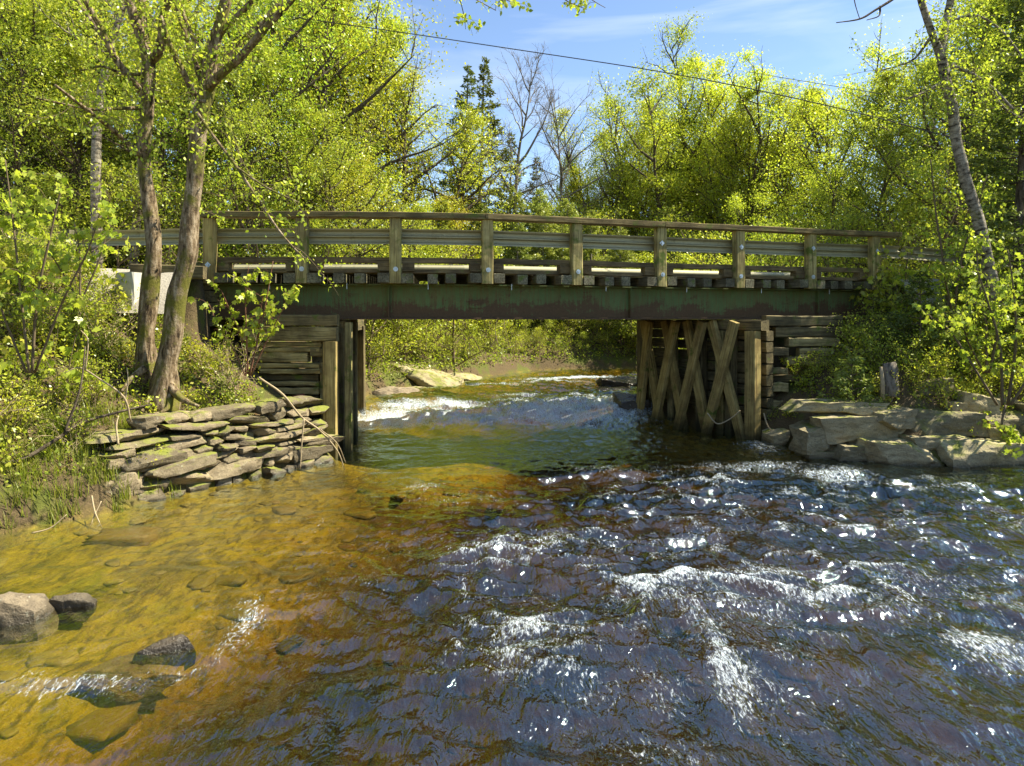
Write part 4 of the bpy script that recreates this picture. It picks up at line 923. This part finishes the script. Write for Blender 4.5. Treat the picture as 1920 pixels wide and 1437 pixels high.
shore("bush", [T_BUSH[0], T_BUSH[2]], [(-4.6, 23.6, .5), (-4.0, 24.5, .6), (-3.3, 25.6, .55), (-2.6, 26.6, .6), (-1.7, 27.7, .5), (-.9, 28.9, .55), (-.1, 29.9, .5), (.6, 30.9, .45), (1.5, 31.4, .4), (2.6, 31.6, .5), (3.8, 32, .6), (5.2, 32.4, .7), (6.6, 32.6, .7), (1.6, 32.4, .75), (2.9, 32.7, .8), (4.2, 33.0, .85), (5.6, 33.2, .85), (-.7, 29.0, .3), (.2, 30.0, .3), (1.2, 30.7, .34), (2.2, 31.0, .3), (3.2, 31.3, .36), (4.4, 31.6, .34), (5.6, 31.9, .4), (-1.6, 27.6, .32), (-2.4, 26.4, .3), (-5.4, 24.8, .9), (-4.4, 26.4, 1.0), (-3.2, 28, 1.0), (-2.2, 29.6, .9), (-1, 31.3, .9), (.6, 32.8, .8), (4.6, 33.6, 1.0), (6.4, 34.2, 1.1), (8.5, 33.6, 1.0), (5.6, 24.6, .6), (6.2, 23.4, .8), (5.6, 22.3, .6), (7.2, 25.3, .9), (5.2, 21.2, .5)],
      "sunlit bush at the water's edge on the far banks upstream of the bridge", "sunlit bushes on the upstream shore", "bush")
shore("cedar_tree", T_CEDAR, [(-1.2, 30.5, .5), (.2, 32, .55), (1.4, 33.0, .6), (2.5, 33.3, .62), (3.4, 33.8, .55), (-3.0, 29.6, .5)], "pale grey green cedar standing on the bank straight upstream of the bridge", "cedars on the upstream shore", "cedar")
# far wood closing the view between the trunks: reads as one mass
mbk = []; 
for k in range(260):
    x = rf.uniform(-60, 62); y = rf.uniform(60, 84) + abs(x) * .1
    hgt = rf.uniform(4, 8.5) if -10 < x < 14 else rf.uniform(8, 15)
    n = int(420); c = rf.normal(size=(n, 3)); c /= np.linalg.norm(c, axis=1)[:, None]; c *= (rf.uniform(.55, 1, n) ** .5)[:, None]
    mbk.append(np.array([x, y, 3 + hgt * .5]) + c * [2.6, 2.6, hgt * .55])
fw = link("far_wood", polymesh("far_wood", leaves(np.concatenate(mbk), .42, RHOMB, .2, rf), 4, M['green'])); tag(fw, "distant green wood closing the view behind the bridge", "woodland", None, "stuff")

# ------------------------------------------------------------------ the two mossy trees on the left bank
def limb(mb, pts, Y0, Y1, lump=.10, sides=8, seed=0, n=None, wob=.0):
    """pts = photo (px, py, radius px) from base to tip; the limb runs in depth from Y0 to Y1"""
    P = []
    for i, (px, py, r) in enumerate(pts):
        Y = Y0 + (Y1 - Y0) * i / max(1, len(pts) - 1); w = W(px, py, Y); P.append((*w, r / F * Y))
    C = curve_pts(P, n or max(6, len(pts) * 5)); tube(mb, C[:, :3], C[:, 3], sides, lump=lump, seed=seed); return C[:, :3]
def sprays(rng, mb, path, n, L=(.4, 1.2), leafn=14, dirbias=(0, 0, .1), u0=.2, out=None, r=.006, hang=.25, step=.05):
    """leafy twigs growing off a limb; returns leaf points"""
    pts = [] if out is None else out
    for _ in range(n):
        u = rng.uniform(u0, 1) * (len(path) - 1); i = min(len(path) - 2, int(u)); p = path[i] + (path[i+1] - path[i]) * (u - i)
        d = rng.normal(size=3) * [1, .9, .6] + dirbias; l = rng.uniform(*L)
        tw = wander(rng, p, d, l, 7, .16, -hang); tube(mb, tw, np.linspace(r, .0018, 8), 4, cap=False)
        for j in range(int(rng.integers(1, 3))):
            k = rng.integers(2, 6); t2 = wander(rng, tw[k], (tw[k] - tw[k-1]) / .1 + rng.normal(size=3) * .6, l * .45, 4, .18, -hang); tube(mb, t2, np.linspace(r * .5, .0015, 5), 3, cap=False)
            m = max(2, leafn // 2); q = rng.uniform(.2, 1, m) * 3.99; q0 = q.astype(int); pts.append(t2[q0] + (t2[q0 + 1] - t2[q0]) * (q - q0)[:, None] + rng.normal(size=(m, 3)) * step)
        m = leafn; q = rng.uniform(.12, 1, m) * 6.99; q0 = q.astype(int); pts.append(tw[q0] + (tw[q0 + 1] - tw[q0]) * (q - q0)[:, None] + rng.normal(size=(m, 3)) * step)
    return pts
rv = np.random.default_rng(41)
def custom_tree(name, base, label, limbs, bark, nsp, lsize, mleaf, Lr=(.4, 1.3), leafn=16, tmpl=OVAL, cat="tree", skip=1, twigmat=None):
    o = empty(name, base, label, cat); mb = MB(); paths = []
    for k, (pts, Y0, Y1) in enumerate(limbs): paths.append(limb(mb, pts, Y0, Y1, seed=k + 3, sides=12 if k == 0 else 8, lump=.16 if k == 0 else .12, n=40 if k == 0 else None))
    tw = MB(); LP = []
    for k, p in enumerate(paths):
        sprays(rv, tw, p, nsp[k] if k < len(nsp) else nsp[-1], Lr, leafn, out=LP, u0=.45 if k == 0 else .15)
    t = mb.build("trunk", bark, o, True); tw.build("twigs", M['twig'], o, True)
    org = np.array(base); P = np.concatenate(LP) - org
    link("crown", polymesh("crown", leaves(P, lsize, tmpl, .9, rv), len(tmpl), mleaf), o); return o
b1 = W(276, 700, 12.1); b2 = W(310, 735, 11.9)
custom_tree("mossy_tree", b1, "left one of the two mossy forked trees leaning together above the dry stone wall", [
    ([(272,760,24),(274,700,20),(274,630,16.5),(282,547,16),(288,480,14.5),(284,417,13),(273,334,13),(270,267,12.5),(277,200,12.5),(277,110,11),(262,60,9.5),(247,20,9),(238,-30,8)], 12.15, 12.2),
    ([(277,120,9),(270,60,8),(267,0,7),(266,-40,6)], 12.2, 12.6), ([(280,118,9),(300,90,8.5),(307,33,8),(318,-10,7),(324,-50,6)], 12.2, 11.6),
    ([(272,185,7),(255,160,6),(217,110,6),(187,50,5.5),(160,0,5),(148,-35,4)], 12.2, 11.3), ([(255,158,5),(215,112,4.5),(190,67,4.5),(143,0,4),(120,-40,3.5)], 12.15, 12.9),
    ([(266,296,5.5),(232,262,4.5),(187,224,4),(140,188,3.2),(103,160,2.5)], 12.1, 10.6), ([(268,203,4),(217,204,3.2),(167,205,2.6),(67,184,1.6)], 12.2, 10.9),
    ([(262,140,3.5),(230,138,3),(190,125,2.2),(150,133,1.5)], 12.1, 11.3)],
    M['bark'], [20, 9, 11, 14, 12, 12, 14, 8], .066, M['spring'])
custom_tree("mossy_tree", b2, "right one of the two mossy forked trees, thick trunk leaning over the dry stone wall", [
    ([(306,775,34),(307,735,26),(312,690,21),(324,630,17.5),(334,547,17.5),(351,480,17),(355,417,16.5),(366,334,16),(371,267,15),(381,200,14),(389,160,13),(397,100,12),(414,40,10.5),(433,-30,9)], 11.9, 12.0),
    ([(390,168,9),(404,150,8.5),(451,107,7.5),(501,50,6.5),(548,0,5.5),(572,-30,5)], 11.95, 11.2), ([(396,150,7),(415,125,6.5),(451,83,6),(531,0,5),(560,-35,4)], 12.0, 12.6),
    ([(408,70,6),(430,45,5.5),(468,7,5),(495,-30,4)], 12.0, 11.6), ([(376,195,7),(362,172,6),(334,117,5.5),(318,85,5),(300,30,4)], 11.95, 11.4),
    ([(382,165,6),(365,115,5),(354,87,5),(334,17,4.5),(325,-30,4)], 12, 12.5), ([(388,135,5),(367,83,4.5),(344,27,4),(332,-20,3)], 12, 12.1),
    ([(385,190,3.2),(361,194,3),(394,247,2.8),(444,314,2.6),(501,401,2.2),(538,451,1.8),(572,486,1.2)], 11.6, 10.4), ([(444,314,2),(500,352,1.6),(560,380,1.1)], 11.0, 10.6)],
    M['bark'], [16, 16, 16, 10, 14, 12, 10, 13, 8], .066, M['spring'])
# exposed roots and soil hump at their foot
rt = MB()
for (a, b, c, r) in [((300,720),(280,752),(250,768),8), ((318,722),(340,748),(372,762),9), ((312,728),(318,760),(300,775),8), ((272,690),(245,712),(228,735),8)]:
    limb(rt, [(*a, r), (*b, r * .7), (*c, r * .3)], 11.85, 11.5, seed=int(a[0]))
o = rt.build("tree_roots", M['bark'], None, True); tag(o, "gnarled mossy roots spreading from the foot of the two mossy trees", "roots")

# leaning white birch on the right
bb = W(1866, 560, 15.0)
custom_tree("white_birch", bb, "tall white birch leaning left at the right edge, forking near the top", [
    ([(1872,590,13),(1862,540,11),(1850,480,10.5),(1830,400,10.5),(1812,340,10),(1798,290,9.5),(1790,240,9),(1785,200,8.5),(1775,160,8),(1765,105,8),(1750,70,6.5),(1735,30,6),(1720,-30,5.5)], 15.0, 15.0),
    ([(1764,105,7.5),(1770,60,7),(1782,0,6.5),(1788,-40,6)], 15.0, 15.3), ([(1785,125,4),(1815,135,3.2),(1860,165,2.6),(1900,205,2)], 15, 14.2),
    ([(1786,122,3.5),(1840,150,3),(1880,200,2.4),(1925,230,2)], 15, 15.9), ([(1745,70,3),(1715,110,2),(1680,125,1.5),(1640,135,1)], 15, 15.8), ([(1772,150,3),(1740,170,2),(1690,190,1.4)], 15, 14.5), ([(1782,40,3),(1830,30,2.5),(1880,60,2),(1925,120,1.4)], 15.2, 14.6)],
    M['birch'], [26, 14, 18, 18, 14, 14, 18], .062, M['spring'], Lr=(.5, 1.5), leafn=18, cat="birch")
mb = MB(); limb(mb, [(1700,-25,4),(1672,0,3),(1640,20,2.2),(1612,36,1.8),(1568,43,.9)], 10.5, 10.2, seed=3, sides=5); limb(mb, [(1650,12,2),(1648,30,1.4),(1625,38,.8)], 10.4, 10.3, sides=4); limb(mb, [(1598,-20,1.2),(1604,10,1),(1612,36,.8)], 10.2, 10.2, sides=4)
o = mb.build("bare_branch", M['barkdark'], None, True); tag(o, "dark bare twig reaching in from the top against the sky, left of the leaning birch", "branch")
def hanging(name, label, twigs, Y, n, seed, ls=.06):
    mb = MB(); LP = []; rr = np.random.default_rng(seed)
    o = empty(name, W(twigs[0][0][0], twigs[0][0][1], Y), label, "branch")
    for t in twigs:
        p = limb(mb, t, Y, Y - .3, sides=4, seed=2); sprays(rr, mb, p, n, (.12, .35), 5, out=LP, r=.0025, hang=.6, step=.03, u0=.1)
    mb.build("twigs", M['twig'], o, True); link("leaves", polymesh("leaves", leaves(np.concatenate(LP) - root_loc(o), ls, OVAL, 1.0, rr), 8, M['spring']), o)
hanging("leafy_branch", "larger thin hanging leafy twig at the top of the open sky, left of centre", [[(840,-40,1.6),(860,-5,1.2),(870,30,.9),(873,55,.6)], [(850,-30,1.2),(885,-5,1),(930,20,.7)], [(900,-30,1.2),(950,0,1),(975,8,.6)]], 8.5, 7, 5)
hanging("leafy_branch", "smaller hanging leafy twig at the top of the sky, right of the other hanging twig", [[(1040,-30,1.2),(1060,0,1),(1100,18,.6)], [(1070,-30,1),(1110,0,.8),(1135,15,.5)]], 8.5, 5, 6)

# ------------------------------------------------------------------ bank plants
def bush_proto(seed, H, spread, nst, leafn, lsize, tmpl, mleaf, mstem, arch=.5, branch=3, step=.05, droop=.5, r=.007):
    rng = np.random.default_rng(seed); mb = MB(); LP = []
    for k in range(nst):
        an = rng.uniform(0, 6.28); le = rng.uniform(.15, spread); d = np.array([math.cos(an) * le, math.sin(an) * le, 1.0])
        st = wander(rng, (rng.normal() * .06, rng.normal() * .06, -.08), d, H * rng.uniform(.55, 1.1), 8, .10, -arch); tube(mb, st, np.linspace(r, .0025, 9), 4, cap=False, seed=k)
        ends = [st]
        for j in range(branch):
            i = rng.integers(2, 8); b = wander(rng, st[i], (st[i] - st[i-1]) / .1 + rng.normal(size=3) * .9, H * rng.uniform(.2, .45), 5, .15, -arch * .5); tube(mb, b, np.linspace(r * .55, .0018, 6), 3, cap=False); ends.append(b)
        for e in ends:
            m = max(3, int(leafn * rng.uniform(.6, 1.3))); q = rng.uniform(.25, 1, m) ** .7 * (len(e) - 1.01); q0 = q.astype(int)
            LP.append(e[q0] + (e[q0+1] - e[q0]) * (q - q0)[:, None] + rng.normal(size=(m, 3)) * step)
    return mb.mesh("stems", mstem, True), polymesh("leaves", leaves(np.concatenate(LP), lsize, tmpl, droop, rng), len(tmpl), mleaf)
def tuft_proto(seed, H, n, w, mleaf):
    rng = np.random.default_rng(seed); mb = MB()
    for k in range(n):
        an = rng.uniform(0, 6.28); d = np.array([math.cos(an), math.sin(an), 0]); L = H * rng.uniform(.5, 1.1); b = rng.normal(size=3) * [.06, .06, 0]; lean = rng.uniform(.1, .7)
        sd_ = np.array([-d[1], d[0], 0]) * w; V = []
        for t in (0, .35, .7, 1): c = b + d * lean * L * t * t + np.array([0, 0, L * t * (1 - .35 * lean * t)]); V += [c - sd_ * (1 - t * .95), c + sd_ * (1 - t * .95)]
        mb.add(V, [(0, 1, 3, 2), (2, 3, 5, 4), (4, 5, 7, 6)])
    return mb.mesh("blades", mleaf)
B_BRAM = [bush_proto(s, .85, .9, 9, 13, .062, OVAL, M['green'], M['twig'], .9) for s in (21, 22)]
B_SPIR = [bush_proto(s, .95, .6, 12, 15, .045, OVAL, M['spring'], M['twig'], .5) for s in (23, 24)]
B_MAPL = [bush_proto(s, 1.3, .45, 5, 6, .10, MAPLE, M['spring'], M['twig'], .15, step=.05, droop=.9) for s in (25, 26)]
B_LOW = [bush_proto(s, .38, 1.5, 12, 9, .05, OVAL, M['green'], M['twig'], .9, branch=2) for s in (27, 28)]
B_BRIGHT = [bush_proto(s, .5, 1.2, 11, 10, .05, OVAL, M['spring'], M['twig'], .7, branch=2) for s in (29, 30)]
B_TWIG = [bush_proto(s, 1.0, .8, 12, 2, .04, OVAL, M['spring'], M['deadwood'], .5, branch=5, r=.006) for s in (63, 64)]
G_TUFT = [tuft_proto(s, .38, 34, .006, M['grass']) for s in (31, 32)]
def place(protos, name, spots, label, group, cat, parts=("stems", "leaves")):
    for k, (x, y, sc) in enumerate(spots):
        put(name, protos[int(rf.integers(0, len(protos)))], x, y, sc, rf.uniform(0, 6.28), label, cat, group, tuple(rf.uniform(.8, 1.15) * np.array([rf.uniform(1.0, 1.2), 1, 1])), parts=parts)
def scatter(n, x0, x1, y0, y1, dmin, dmax, sc, gap=.35):
    o = []; tries = 0
    while len(o) < n and tries < 6000:
        tries += 1; x = rf.uniform(x0, x1); y = rf.uniform(y0, y1); d = float(sdist(np.array([x]), np.array([y]))[0])
        if not (dmin < d < dmax): continue
        if y > float(axis_y(np.array([x]))[0]) - (.55 if x < 0 else .25) and y < 20.5: continue
        if -6.6 < x < 5.9 and 13.6 < y < 20: continue
        if any((x - a) ** 2 + (y - b) ** 2 < gap ** 2 for a, b, _ in o): continue
        o.append((x, y, rf.uniform(*sc)))
    return o
def no_trunk(l): return [s for s in l if not (-6.7 < s[0] < -5.2 and 10.9 < s[1] < 12.6)]
place(B_SPIR, "shrub", no_trunk(scatter(56, -12, -4.8, 8.6, 13.6, .8, 6, (.6, 1.15), .28)), "fine leaved bright shrub on the left bank between the road and the river", "bright shrubs on the left bank", "shrub")
place(B_BRAM, "bramble", no_trunk(scatter(46, -11, -4.4, 8.4, 13.7, .5, 6, (.55, 1.05), .28)), "arching leafy bramble on the left bank between the road and the river", "brambles on the left bank", "bramble")
place(B_TWIG, "twiggy_shrub", no_trunk(scatter(22, -11, -4.8, 8.8, 13.6, .5, 6, (.7, 1.3), .4)), "bare brown twiggy shrub with hardly a leaf on the left bank", "twiggy shrubs on the left bank", "shrub")
place(B_MAPL, "maple_sapling", no_trunk(scatter(11, -11, -6.4, 9.2, 13.5, 1.2, 6, (.7, 1.3), .6)), "young maple shoot with lobed leaves on the left bank", "young maples on the left bank", "sapling")
place(B_BRIGHT, "leafy_plant", scatter(46, -10.5, -4.2, 8.2, 13.5, .25, 5, (.6, 1.2), .25), "low bright leafy plant on the soil of the left bank", "low plants on the left bank", "plant")
place(G_TUFT, "grass_tuft", scatter(60, -9.0, -4.6, 7.8, 11.6, .02, 1.2, (.6, 1.2), .14), "tuft of grass at the water's edge on the left bank", "grass tufts on the left bank", "grass", parts=("blades",)) if False else None
def place1(protos, name, spots, label, group, cat):
    for (x, y, sc) in spots:
        o = link(name, protos[int(rf.integers(0, len(protos)))]); o.location = (x, y, gz(x, y) - .02); o.scale = (sc, sc, sc * rf.uniform(.8, 1.2)); o.rotation_euler = (0, 0, rf.uniform(0, 6.28)); tag(o, label, cat, group)
place1(G_TUFT, "grass_tuft", scatter(150, -9.5, -5.3, 7.6, 11.2, -.06, 1.1, (.6, 1.3), .11), "tuft of grass at the water's edge on the left bank", "grass tufts on the left bank", "grass")
place1(G_TUFT, "grass_tuft", [(-5.0, 12.6, .8), (-5.3, 12.2, .9), (-4.7, 12.9, .7), (-5.9, 11.2, .9), (-5.7, 11.5, .7), (-6.2, 11.0, 1), (-4.5, 13.3, .8), (-6.6, 11.4, .8)], "tuft of grass on top of the dry stone wall", "grass tufts on the stone wall", "grass")
place1(G_TUFT, "grass_tuft", [(7.9, 14.6, .9), (8.3, 14.9, .8), (9.0, 14.6, 1), (7.2, 15.0, .9), (8.7, 15.2, .8), (9.6, 14.8, .9)], "tuft of grass above the flat slabs on the right bank", "grass tufts on the right bank", "grass")
place(B_SPIR, "shrub", scatter(44, 6.9, 13.5, 14.0, 18.0, .7, 6, (.6, 1.2), .28), "fine leaved shrub on the right bank above the flat slabs", "shrubs on the right bank", "shrub")
place(B_BRAM, "bramble", scatter(46, 6.9, 13.5, 13.8, 18.0, .6, 6, (.6, 1.25), .28), "arching green bramble on the right bank above the flat slabs", "brambles on the right bank", "bramble")
place(B_LOW, "leafy_plant", scatter(60, 5.9, 12.5, 13.8, 17.5, .25, 5, (.7, 1.3), .25), "low green leafy plant on the soil of the right bank", "low plants on the right bank", "plant")
place(B_MAPL, "maple_sapling", scatter(12, 8.6, 13.5, 14.2, 17.2, 1.2, 6, (.8, 1.5), .6), "young maple shoot with lobed leaves on the right bank", "young maples on the right bank", "sapling")
# special plants
def stemmed(name, label, stems, Y, ls, tmpl, mleaf, mstem, per, seed, cat="sapling", Lr=(.15, .45), leafn=4):
    rr = np.random.default_rng(seed); mb = MB(); LP = []; o = empty(name, W(stems[0][0][0], stems[0][0][1], Y), label, cat)
    for k, st in enumerate(stems):
        p = limb(mb, st, Y + rr.uniform(-.1, .1), Y + rr.uniform(-.45, .25), sides=5, seed=k, lump=0); sprays(rr, mb, p, per, Lr, leafn, (0, 0, .6), out=LP, r=.004, hang=.1, step=.03, u0=.3)
    mb.build("stems", mstem, o, True); link("leaves", polymesh("leaves", leaves(np.concatenate(LP) - root_loc(o), ls, tmpl, 1.1, rr, spread=.8), len(tmpl), mleaf), o)
stemmed("red_stemmed_sapling", "bushy maple sapling with thin red stems in front of the left abutment", [[(462,705,1.05),(455,640,0.87),(430,580,0.99),(415,545,0.62)], [(465,705,1.61),(462,620,1.36),(460,555,0.99),(466,500,0.62)], [(468,705,1.61),(485,630,1.36),(500,560,0.99),(512,490,0.62)], [(470,705,1.49),(500,640,1.24),(525,590,0.93),(552,548,0.62)], [(466,705,1.24),(480,650,1.12),(488,590,0.93),(495,540,0.62)], [(460,705,1.24),(435,650,1.05),(405,600,0.81),(392,570,0.62)]], 12.9, .09, MAPLE, M['spring'], M['redstem'], 9, 51)
stemmed("maple_sapling", "tall maple sapling with pale lobed leaves near the left edge before the guardrail", [[(60,700,3),(70,560,2.6),(95,440,2),(120,330,1.2)], [(55,700,2.6),(40,560,2.2),(25,420,1.8),(10,300,1)], [(65,700,2.4),(120,560,2),(165,470,1.6),(190,390,1)], [(50,700,2.4),(10,600,2),(-30,480,1.6),(-60,400,1)]], 9.7, .085, MAPLE, M['spring'], M['twig'], 16, 52, Lr=(.25, .7), leafn=7)
stemmed("maple_sapling", "small maple sapling with yellow leaves low at the left edge beside the road", [[(150,560,2),(150,480,1.6),(140,420,1)], [(155,560,2),(185,490,1.6),(200,440,1)], [(145,560,2),(110,500,1.4),(90,470,1)]], 11.2, .10, MAPLE, M['spring'], M['twig'], 8, 53)
stemmed("maple_sapling", "leafy sapling overhanging the slabs at the right edge", [[(1880,760,3),(1875,650,2.4),(1850,560,1.8),(1830,500,1)], [(1890,760,3),(1905,640,2.4),(1900,540,1.6),(1890,470,1)], [(1870,760,2.6),(1820,680,2),(1780,620,1.5),(1740,590,1)], [(1895,760,2.6),(1930,700,2),(1950,620,1.4)], [(1885,760,2.4),(1880,800,2),(1905,840,1.4),(1915,870,1)]], 13.6, .095, MAPLE, M['green'], M['twig'], 13, 54, Lr=(.25, .7), leafn=6)
stemmed("leafy_sapling", "green leafy sapling in front of the foot of the leaning birch", [[(1850,700,3),(1848,600,2.2),(1835,520,1.6),(1830,450,1)], [(1855,700,2.6),(1875,600,2),(1885,520,1.4)], [(1845,700,2.4),(1815,640,1.8),(1800,590,1.2)]], 14.3, .08, OVAL, M['green'], M['twig'], 24, 58, Lr=(.25, .7), leafn=10)
stemmed("leafy_sapling", "tall leafy sapling with bright leaves beside the leaning birch", [[(1780,620,3),(1770,500,2.4),(1755,400,1.8),(1745,300,1)], [(1785,620,3),(1800,500,2.2),(1830,400,1.6),(1850,330,1)], [(1790,620,2.6),(1780,560,2),(1770,520,1.4)], [(1790,620,2.6),(1850,540,2),(1900,470,1.4)]], 15.6, .085, OVAL, M['spring'], M['twig'], 22, 55, Lr=(.3, .9), leafn=10)
SP = [conifer_proto(61, 1.35, .022, .62, 13, M['twig'], M['cedar'], droop=-.15, lsize=.075, dens=120, base=.05, hw=.06), conifer_proto(62, 2.2, .04, 1.1, 14, M['twig'], M['needle'], lsize=.10, dens=110, base=.05)]
c = W(1602, 690, 14.6); put("spruce_sapling", SP[0], c[0], c[1], 1.05, 0, "small pale spruce sapling with upright tip before the right end of the girder", "sapling", zoff=.1)
c = W(1725, 640, 15.6); put("spruce_sapling", SP[1], c[0], c[1], .9, 1, "low dark spruce under the road edge at the right end of the bridge", "sapling")
mb = MB(); c = W(1668, 715, 14.3); tube(mb, [c + [0, 0, -.3], c + [0, 0, .05], c + [.02, 0, .25], c + [.0, .02, .38]], [.17, .145, .13, .12], 14, lump=.25, seed=4); o = mb.build("tree_stump", M['barkgrey'], None, True); tag(o, "broken grey stump standing above the flat slabs on the right bank", "stump")
mb = MB(); c = W(1655, 745, 14.2); tube(mb, [c + [0, 0, -.05], c + [0, 0, .3], c + [-.03, 0, .62]], [.05, .045, .03], 8, lump=.2, seed=6); o = mb.build("dead_stem", M['deadwood'], None, True); tag(o, "thin broken dead stem just left of the stump on the right bank", "dead stem")
# fallen branches and dead stalks
def stick(label, pts, Y0, Y1, mat='deadwood', subs=()):
    mb = MB(); limb(mb, pts, Y0, Y1, sides=6, seed=len(label), lump=.1)
    for (p, a, b) in subs: limb(mb, p, a, b, sides=5, lump=.1)
    o = mb.build("fallen_branch", M[mat], None, True); tag(o, label, "branch")
stick("long pale dead branch sloping from the red stemmed sapling into the water", [(485,708,2.2),(530,740,2.2),(565,782,2),(600,808,1.8),(632,845,1.4),(646,880,1)], 12.7, 13.3, subs=[([(570,785,1.6),(566,830,1.3),(563,880,1)], 12.9, 12.8), ([(600,805,1.3),(632,832,1.1),(648,868,.8)], 13.0, 13.4)])
stick("dark curved fallen branch reaching from the left edge up to the stone wall", [(-20,872,4.5),(40,862,4.2),(100,828,3.6),(150,795,3),(215,775,2.4),(285,758,1.6)], 9.3, 10.9, 'barkdark', [([(120,815,2.6),(150,730,2),(160,650,1.4)], 9.9, 10.2)])
stick("thin pale forked dead branch standing among the plants on the left bank", [(245,790,2),(232,745,2),(185,710,1.7),(150,690,1.3),(120,700,.9)], 10.6, 10.2, subs=[([(160,695,1.6),(165,640,1.2),(152,620,.8)], 10.3, 10.3), ([(235,750,1.5),(240,715,1.2),(238,690,.8)], 10.6, 10.7)])
stick("pale dead stick leaning against the stone wall at its left end", [(222,835,2.2),(218,800,2),(222,780,1.4)], 10.4, 10.5)
stick("dry stalks hanging into the shallows below the grass on the left bank", [(172,930,1.6),(178,960,1.4),(192,992,1)], 9.7, 9.5, subs=[([(190,940,1.2),(178,965,1),(168,990,.8)], 9.7, 9.5), ([(60,1000,1.4),(95,990,1.2),(125,965,.9)], 9.0, 9.2)])
stick("thin dead twigs caught at the foot of the right abutment's front pile", [(1432,775,1.5),(1440,800,1.4),(1455,815,1.2),(1470,822,.9)], 15.7, 15.4)
stick("thin pale driftwood twig lodged between the braces of the right abutment", [(1326,775,1.4),(1345,795,1.3),(1370,785,1.1),(1388,770,.9)], 15.9, 15.7)
# blue scrap by the left pile
c = W(597, 856, 13.7); mb = MB(); V = []
for i in range(6):
    for j in range(4): V.append(c + np.array([i * .026 - .06, j * .03, .05 + .03 * math.sin(i * 1.9 + j)]))
mb.add(V, [(i*4+j, (i+1)*4+j, (i+1)*4+j+1, i*4+j+1) for i in range(5) for j in range(3)]); o = mb.build("plastic_scrap", M['litter_blue'], None, True); tag(o, "crumpled blue plastic scrap at the water beside the left front pile", "litter")
# overhead wires
def wire(label, pts, r):
    C = curve_pts([(*W(a, b, Y), r) for a, b, Y in pts], 50); mb = MB(); tube(mb, C[:, :3], C[:, 3], 5, lump=0); o = mb.build("overhead_wire", M['wire'], None, True); tag(o, label, "wire")
wire("long thin overhead wire slanting down across the sky to the right", [(-100, -40, 27), (330, 5, 25), (640, 45, 23.5), (960, 92, 22), (1280, 142, 20.5), (1580, 205, 19), (1870, 282, 17.6), (2300, 400, 16)], .016)
wire("second shorter thin wire above the long one, glimpsed among the leaves at the right", [(1400, 135, 26), (1670, 180, 23), (1790, 208, 22), (2100, 285, 20)], .010)
# ------------------------------------------------------------------ stuff nobody could count
def surf_points(n, x0, x1, y0, y1, dmin, dmax, rng):
    x = rng.uniform(x0, x1, n); y = rng.uniform(y0, y1, n); d = sdist(x, y); k = (d > dmin) & (d < dmax); x, y = x[k], y[k]
    ay = axis_y(x); k = ~((y > ay - .6) & (y < ay + DW + .5)) & ~((x > -6.6) & (x < 9.4) & (y > 13.7) & (y < 20)); x, y = x[k], y[k]
    return np.stack([x, y, ground_z(x, y)], 1)
rs = np.random.default_rng(8)
P = np.concatenate([surf_points(9000, -13, -3.8, 8, 14, .3, 8, rs), surf_points(8000, 5.8, 14, 13, 18, .3, 8, rs), surf_points(9000, -9, 9, 20, 34, .3, 6, rs)]); P[:, 2] += .015
L_ = leaves(P, .075, RHOMB, 0, rs); tag(link("leaf_litter", polymesh("leaf_litter", L_, 4, M['brownleaf'])), "dry brown fallen leaves lying on the river banks", "leaf litter", None, "stuff")
P = np.concatenate([surf_points(16000, -13, -3.8, 8, 14, .2, 8, rs), surf_points(12000, 5.8, 14, 13, 18, .3, 8, rs), surf_points(26000, -10, 9, 20, 34, .25, 6, rs)])
nz = fbm(P[:, 0] * 1.1, P[:, 1] * 1.1, 3, 61); P = P[nz > -.12]; P[:, 2] += rs.uniform(.02, .22, len(P))
P2 = surf_points(42000, -10, 11, 20, 37, .15, 6, rs); P2[:, 2] += rs.uniform(.03, .4, len(P2)); sz_ = np.concatenate([np.full(len(P), .055), np.full(len(P2), .10)]); P = np.concatenate([P, P2])
tag(link("ground_cover", polymesh("ground_cover", leaves(P, sz_, OVAL, -.1, rs), 8, M['green'])), "low green leaves covering the soil of the river banks", "ground cover", None, "stuff")
P = np.concatenate([surf_points(9000, -11, -4.5, 7.6, 12.5, -.02, 1.6, rs), surf_points(4000, 6, 13, 13, 16, .6, 3, rs), surf_points(7000, -9, 3, 20, 31, .2, 2.0, rs), surf_points(5000, -40, -6.5, 12.6, 14, 2, 30, rs)]); nz = fbm(P[:, 0] * 1.6, P[:, 1] * 1.6, 3, 66); P = P[nz > -.05]
D = rs.normal(size=(len(P), 3)) * .35 + [0, 0, 1.2]
tag(link("grass", polymesh("grass", leaves(P, .2, np.array([(-.03, 0, 0), (.03, 0, 0), (.018, .6, .02), (0, 1, .10)]), -.6, rs, D, .5), 4, M['grass'])), "thin grass growing along the water's edge and the road shoulder", "grass", None, "stuff")
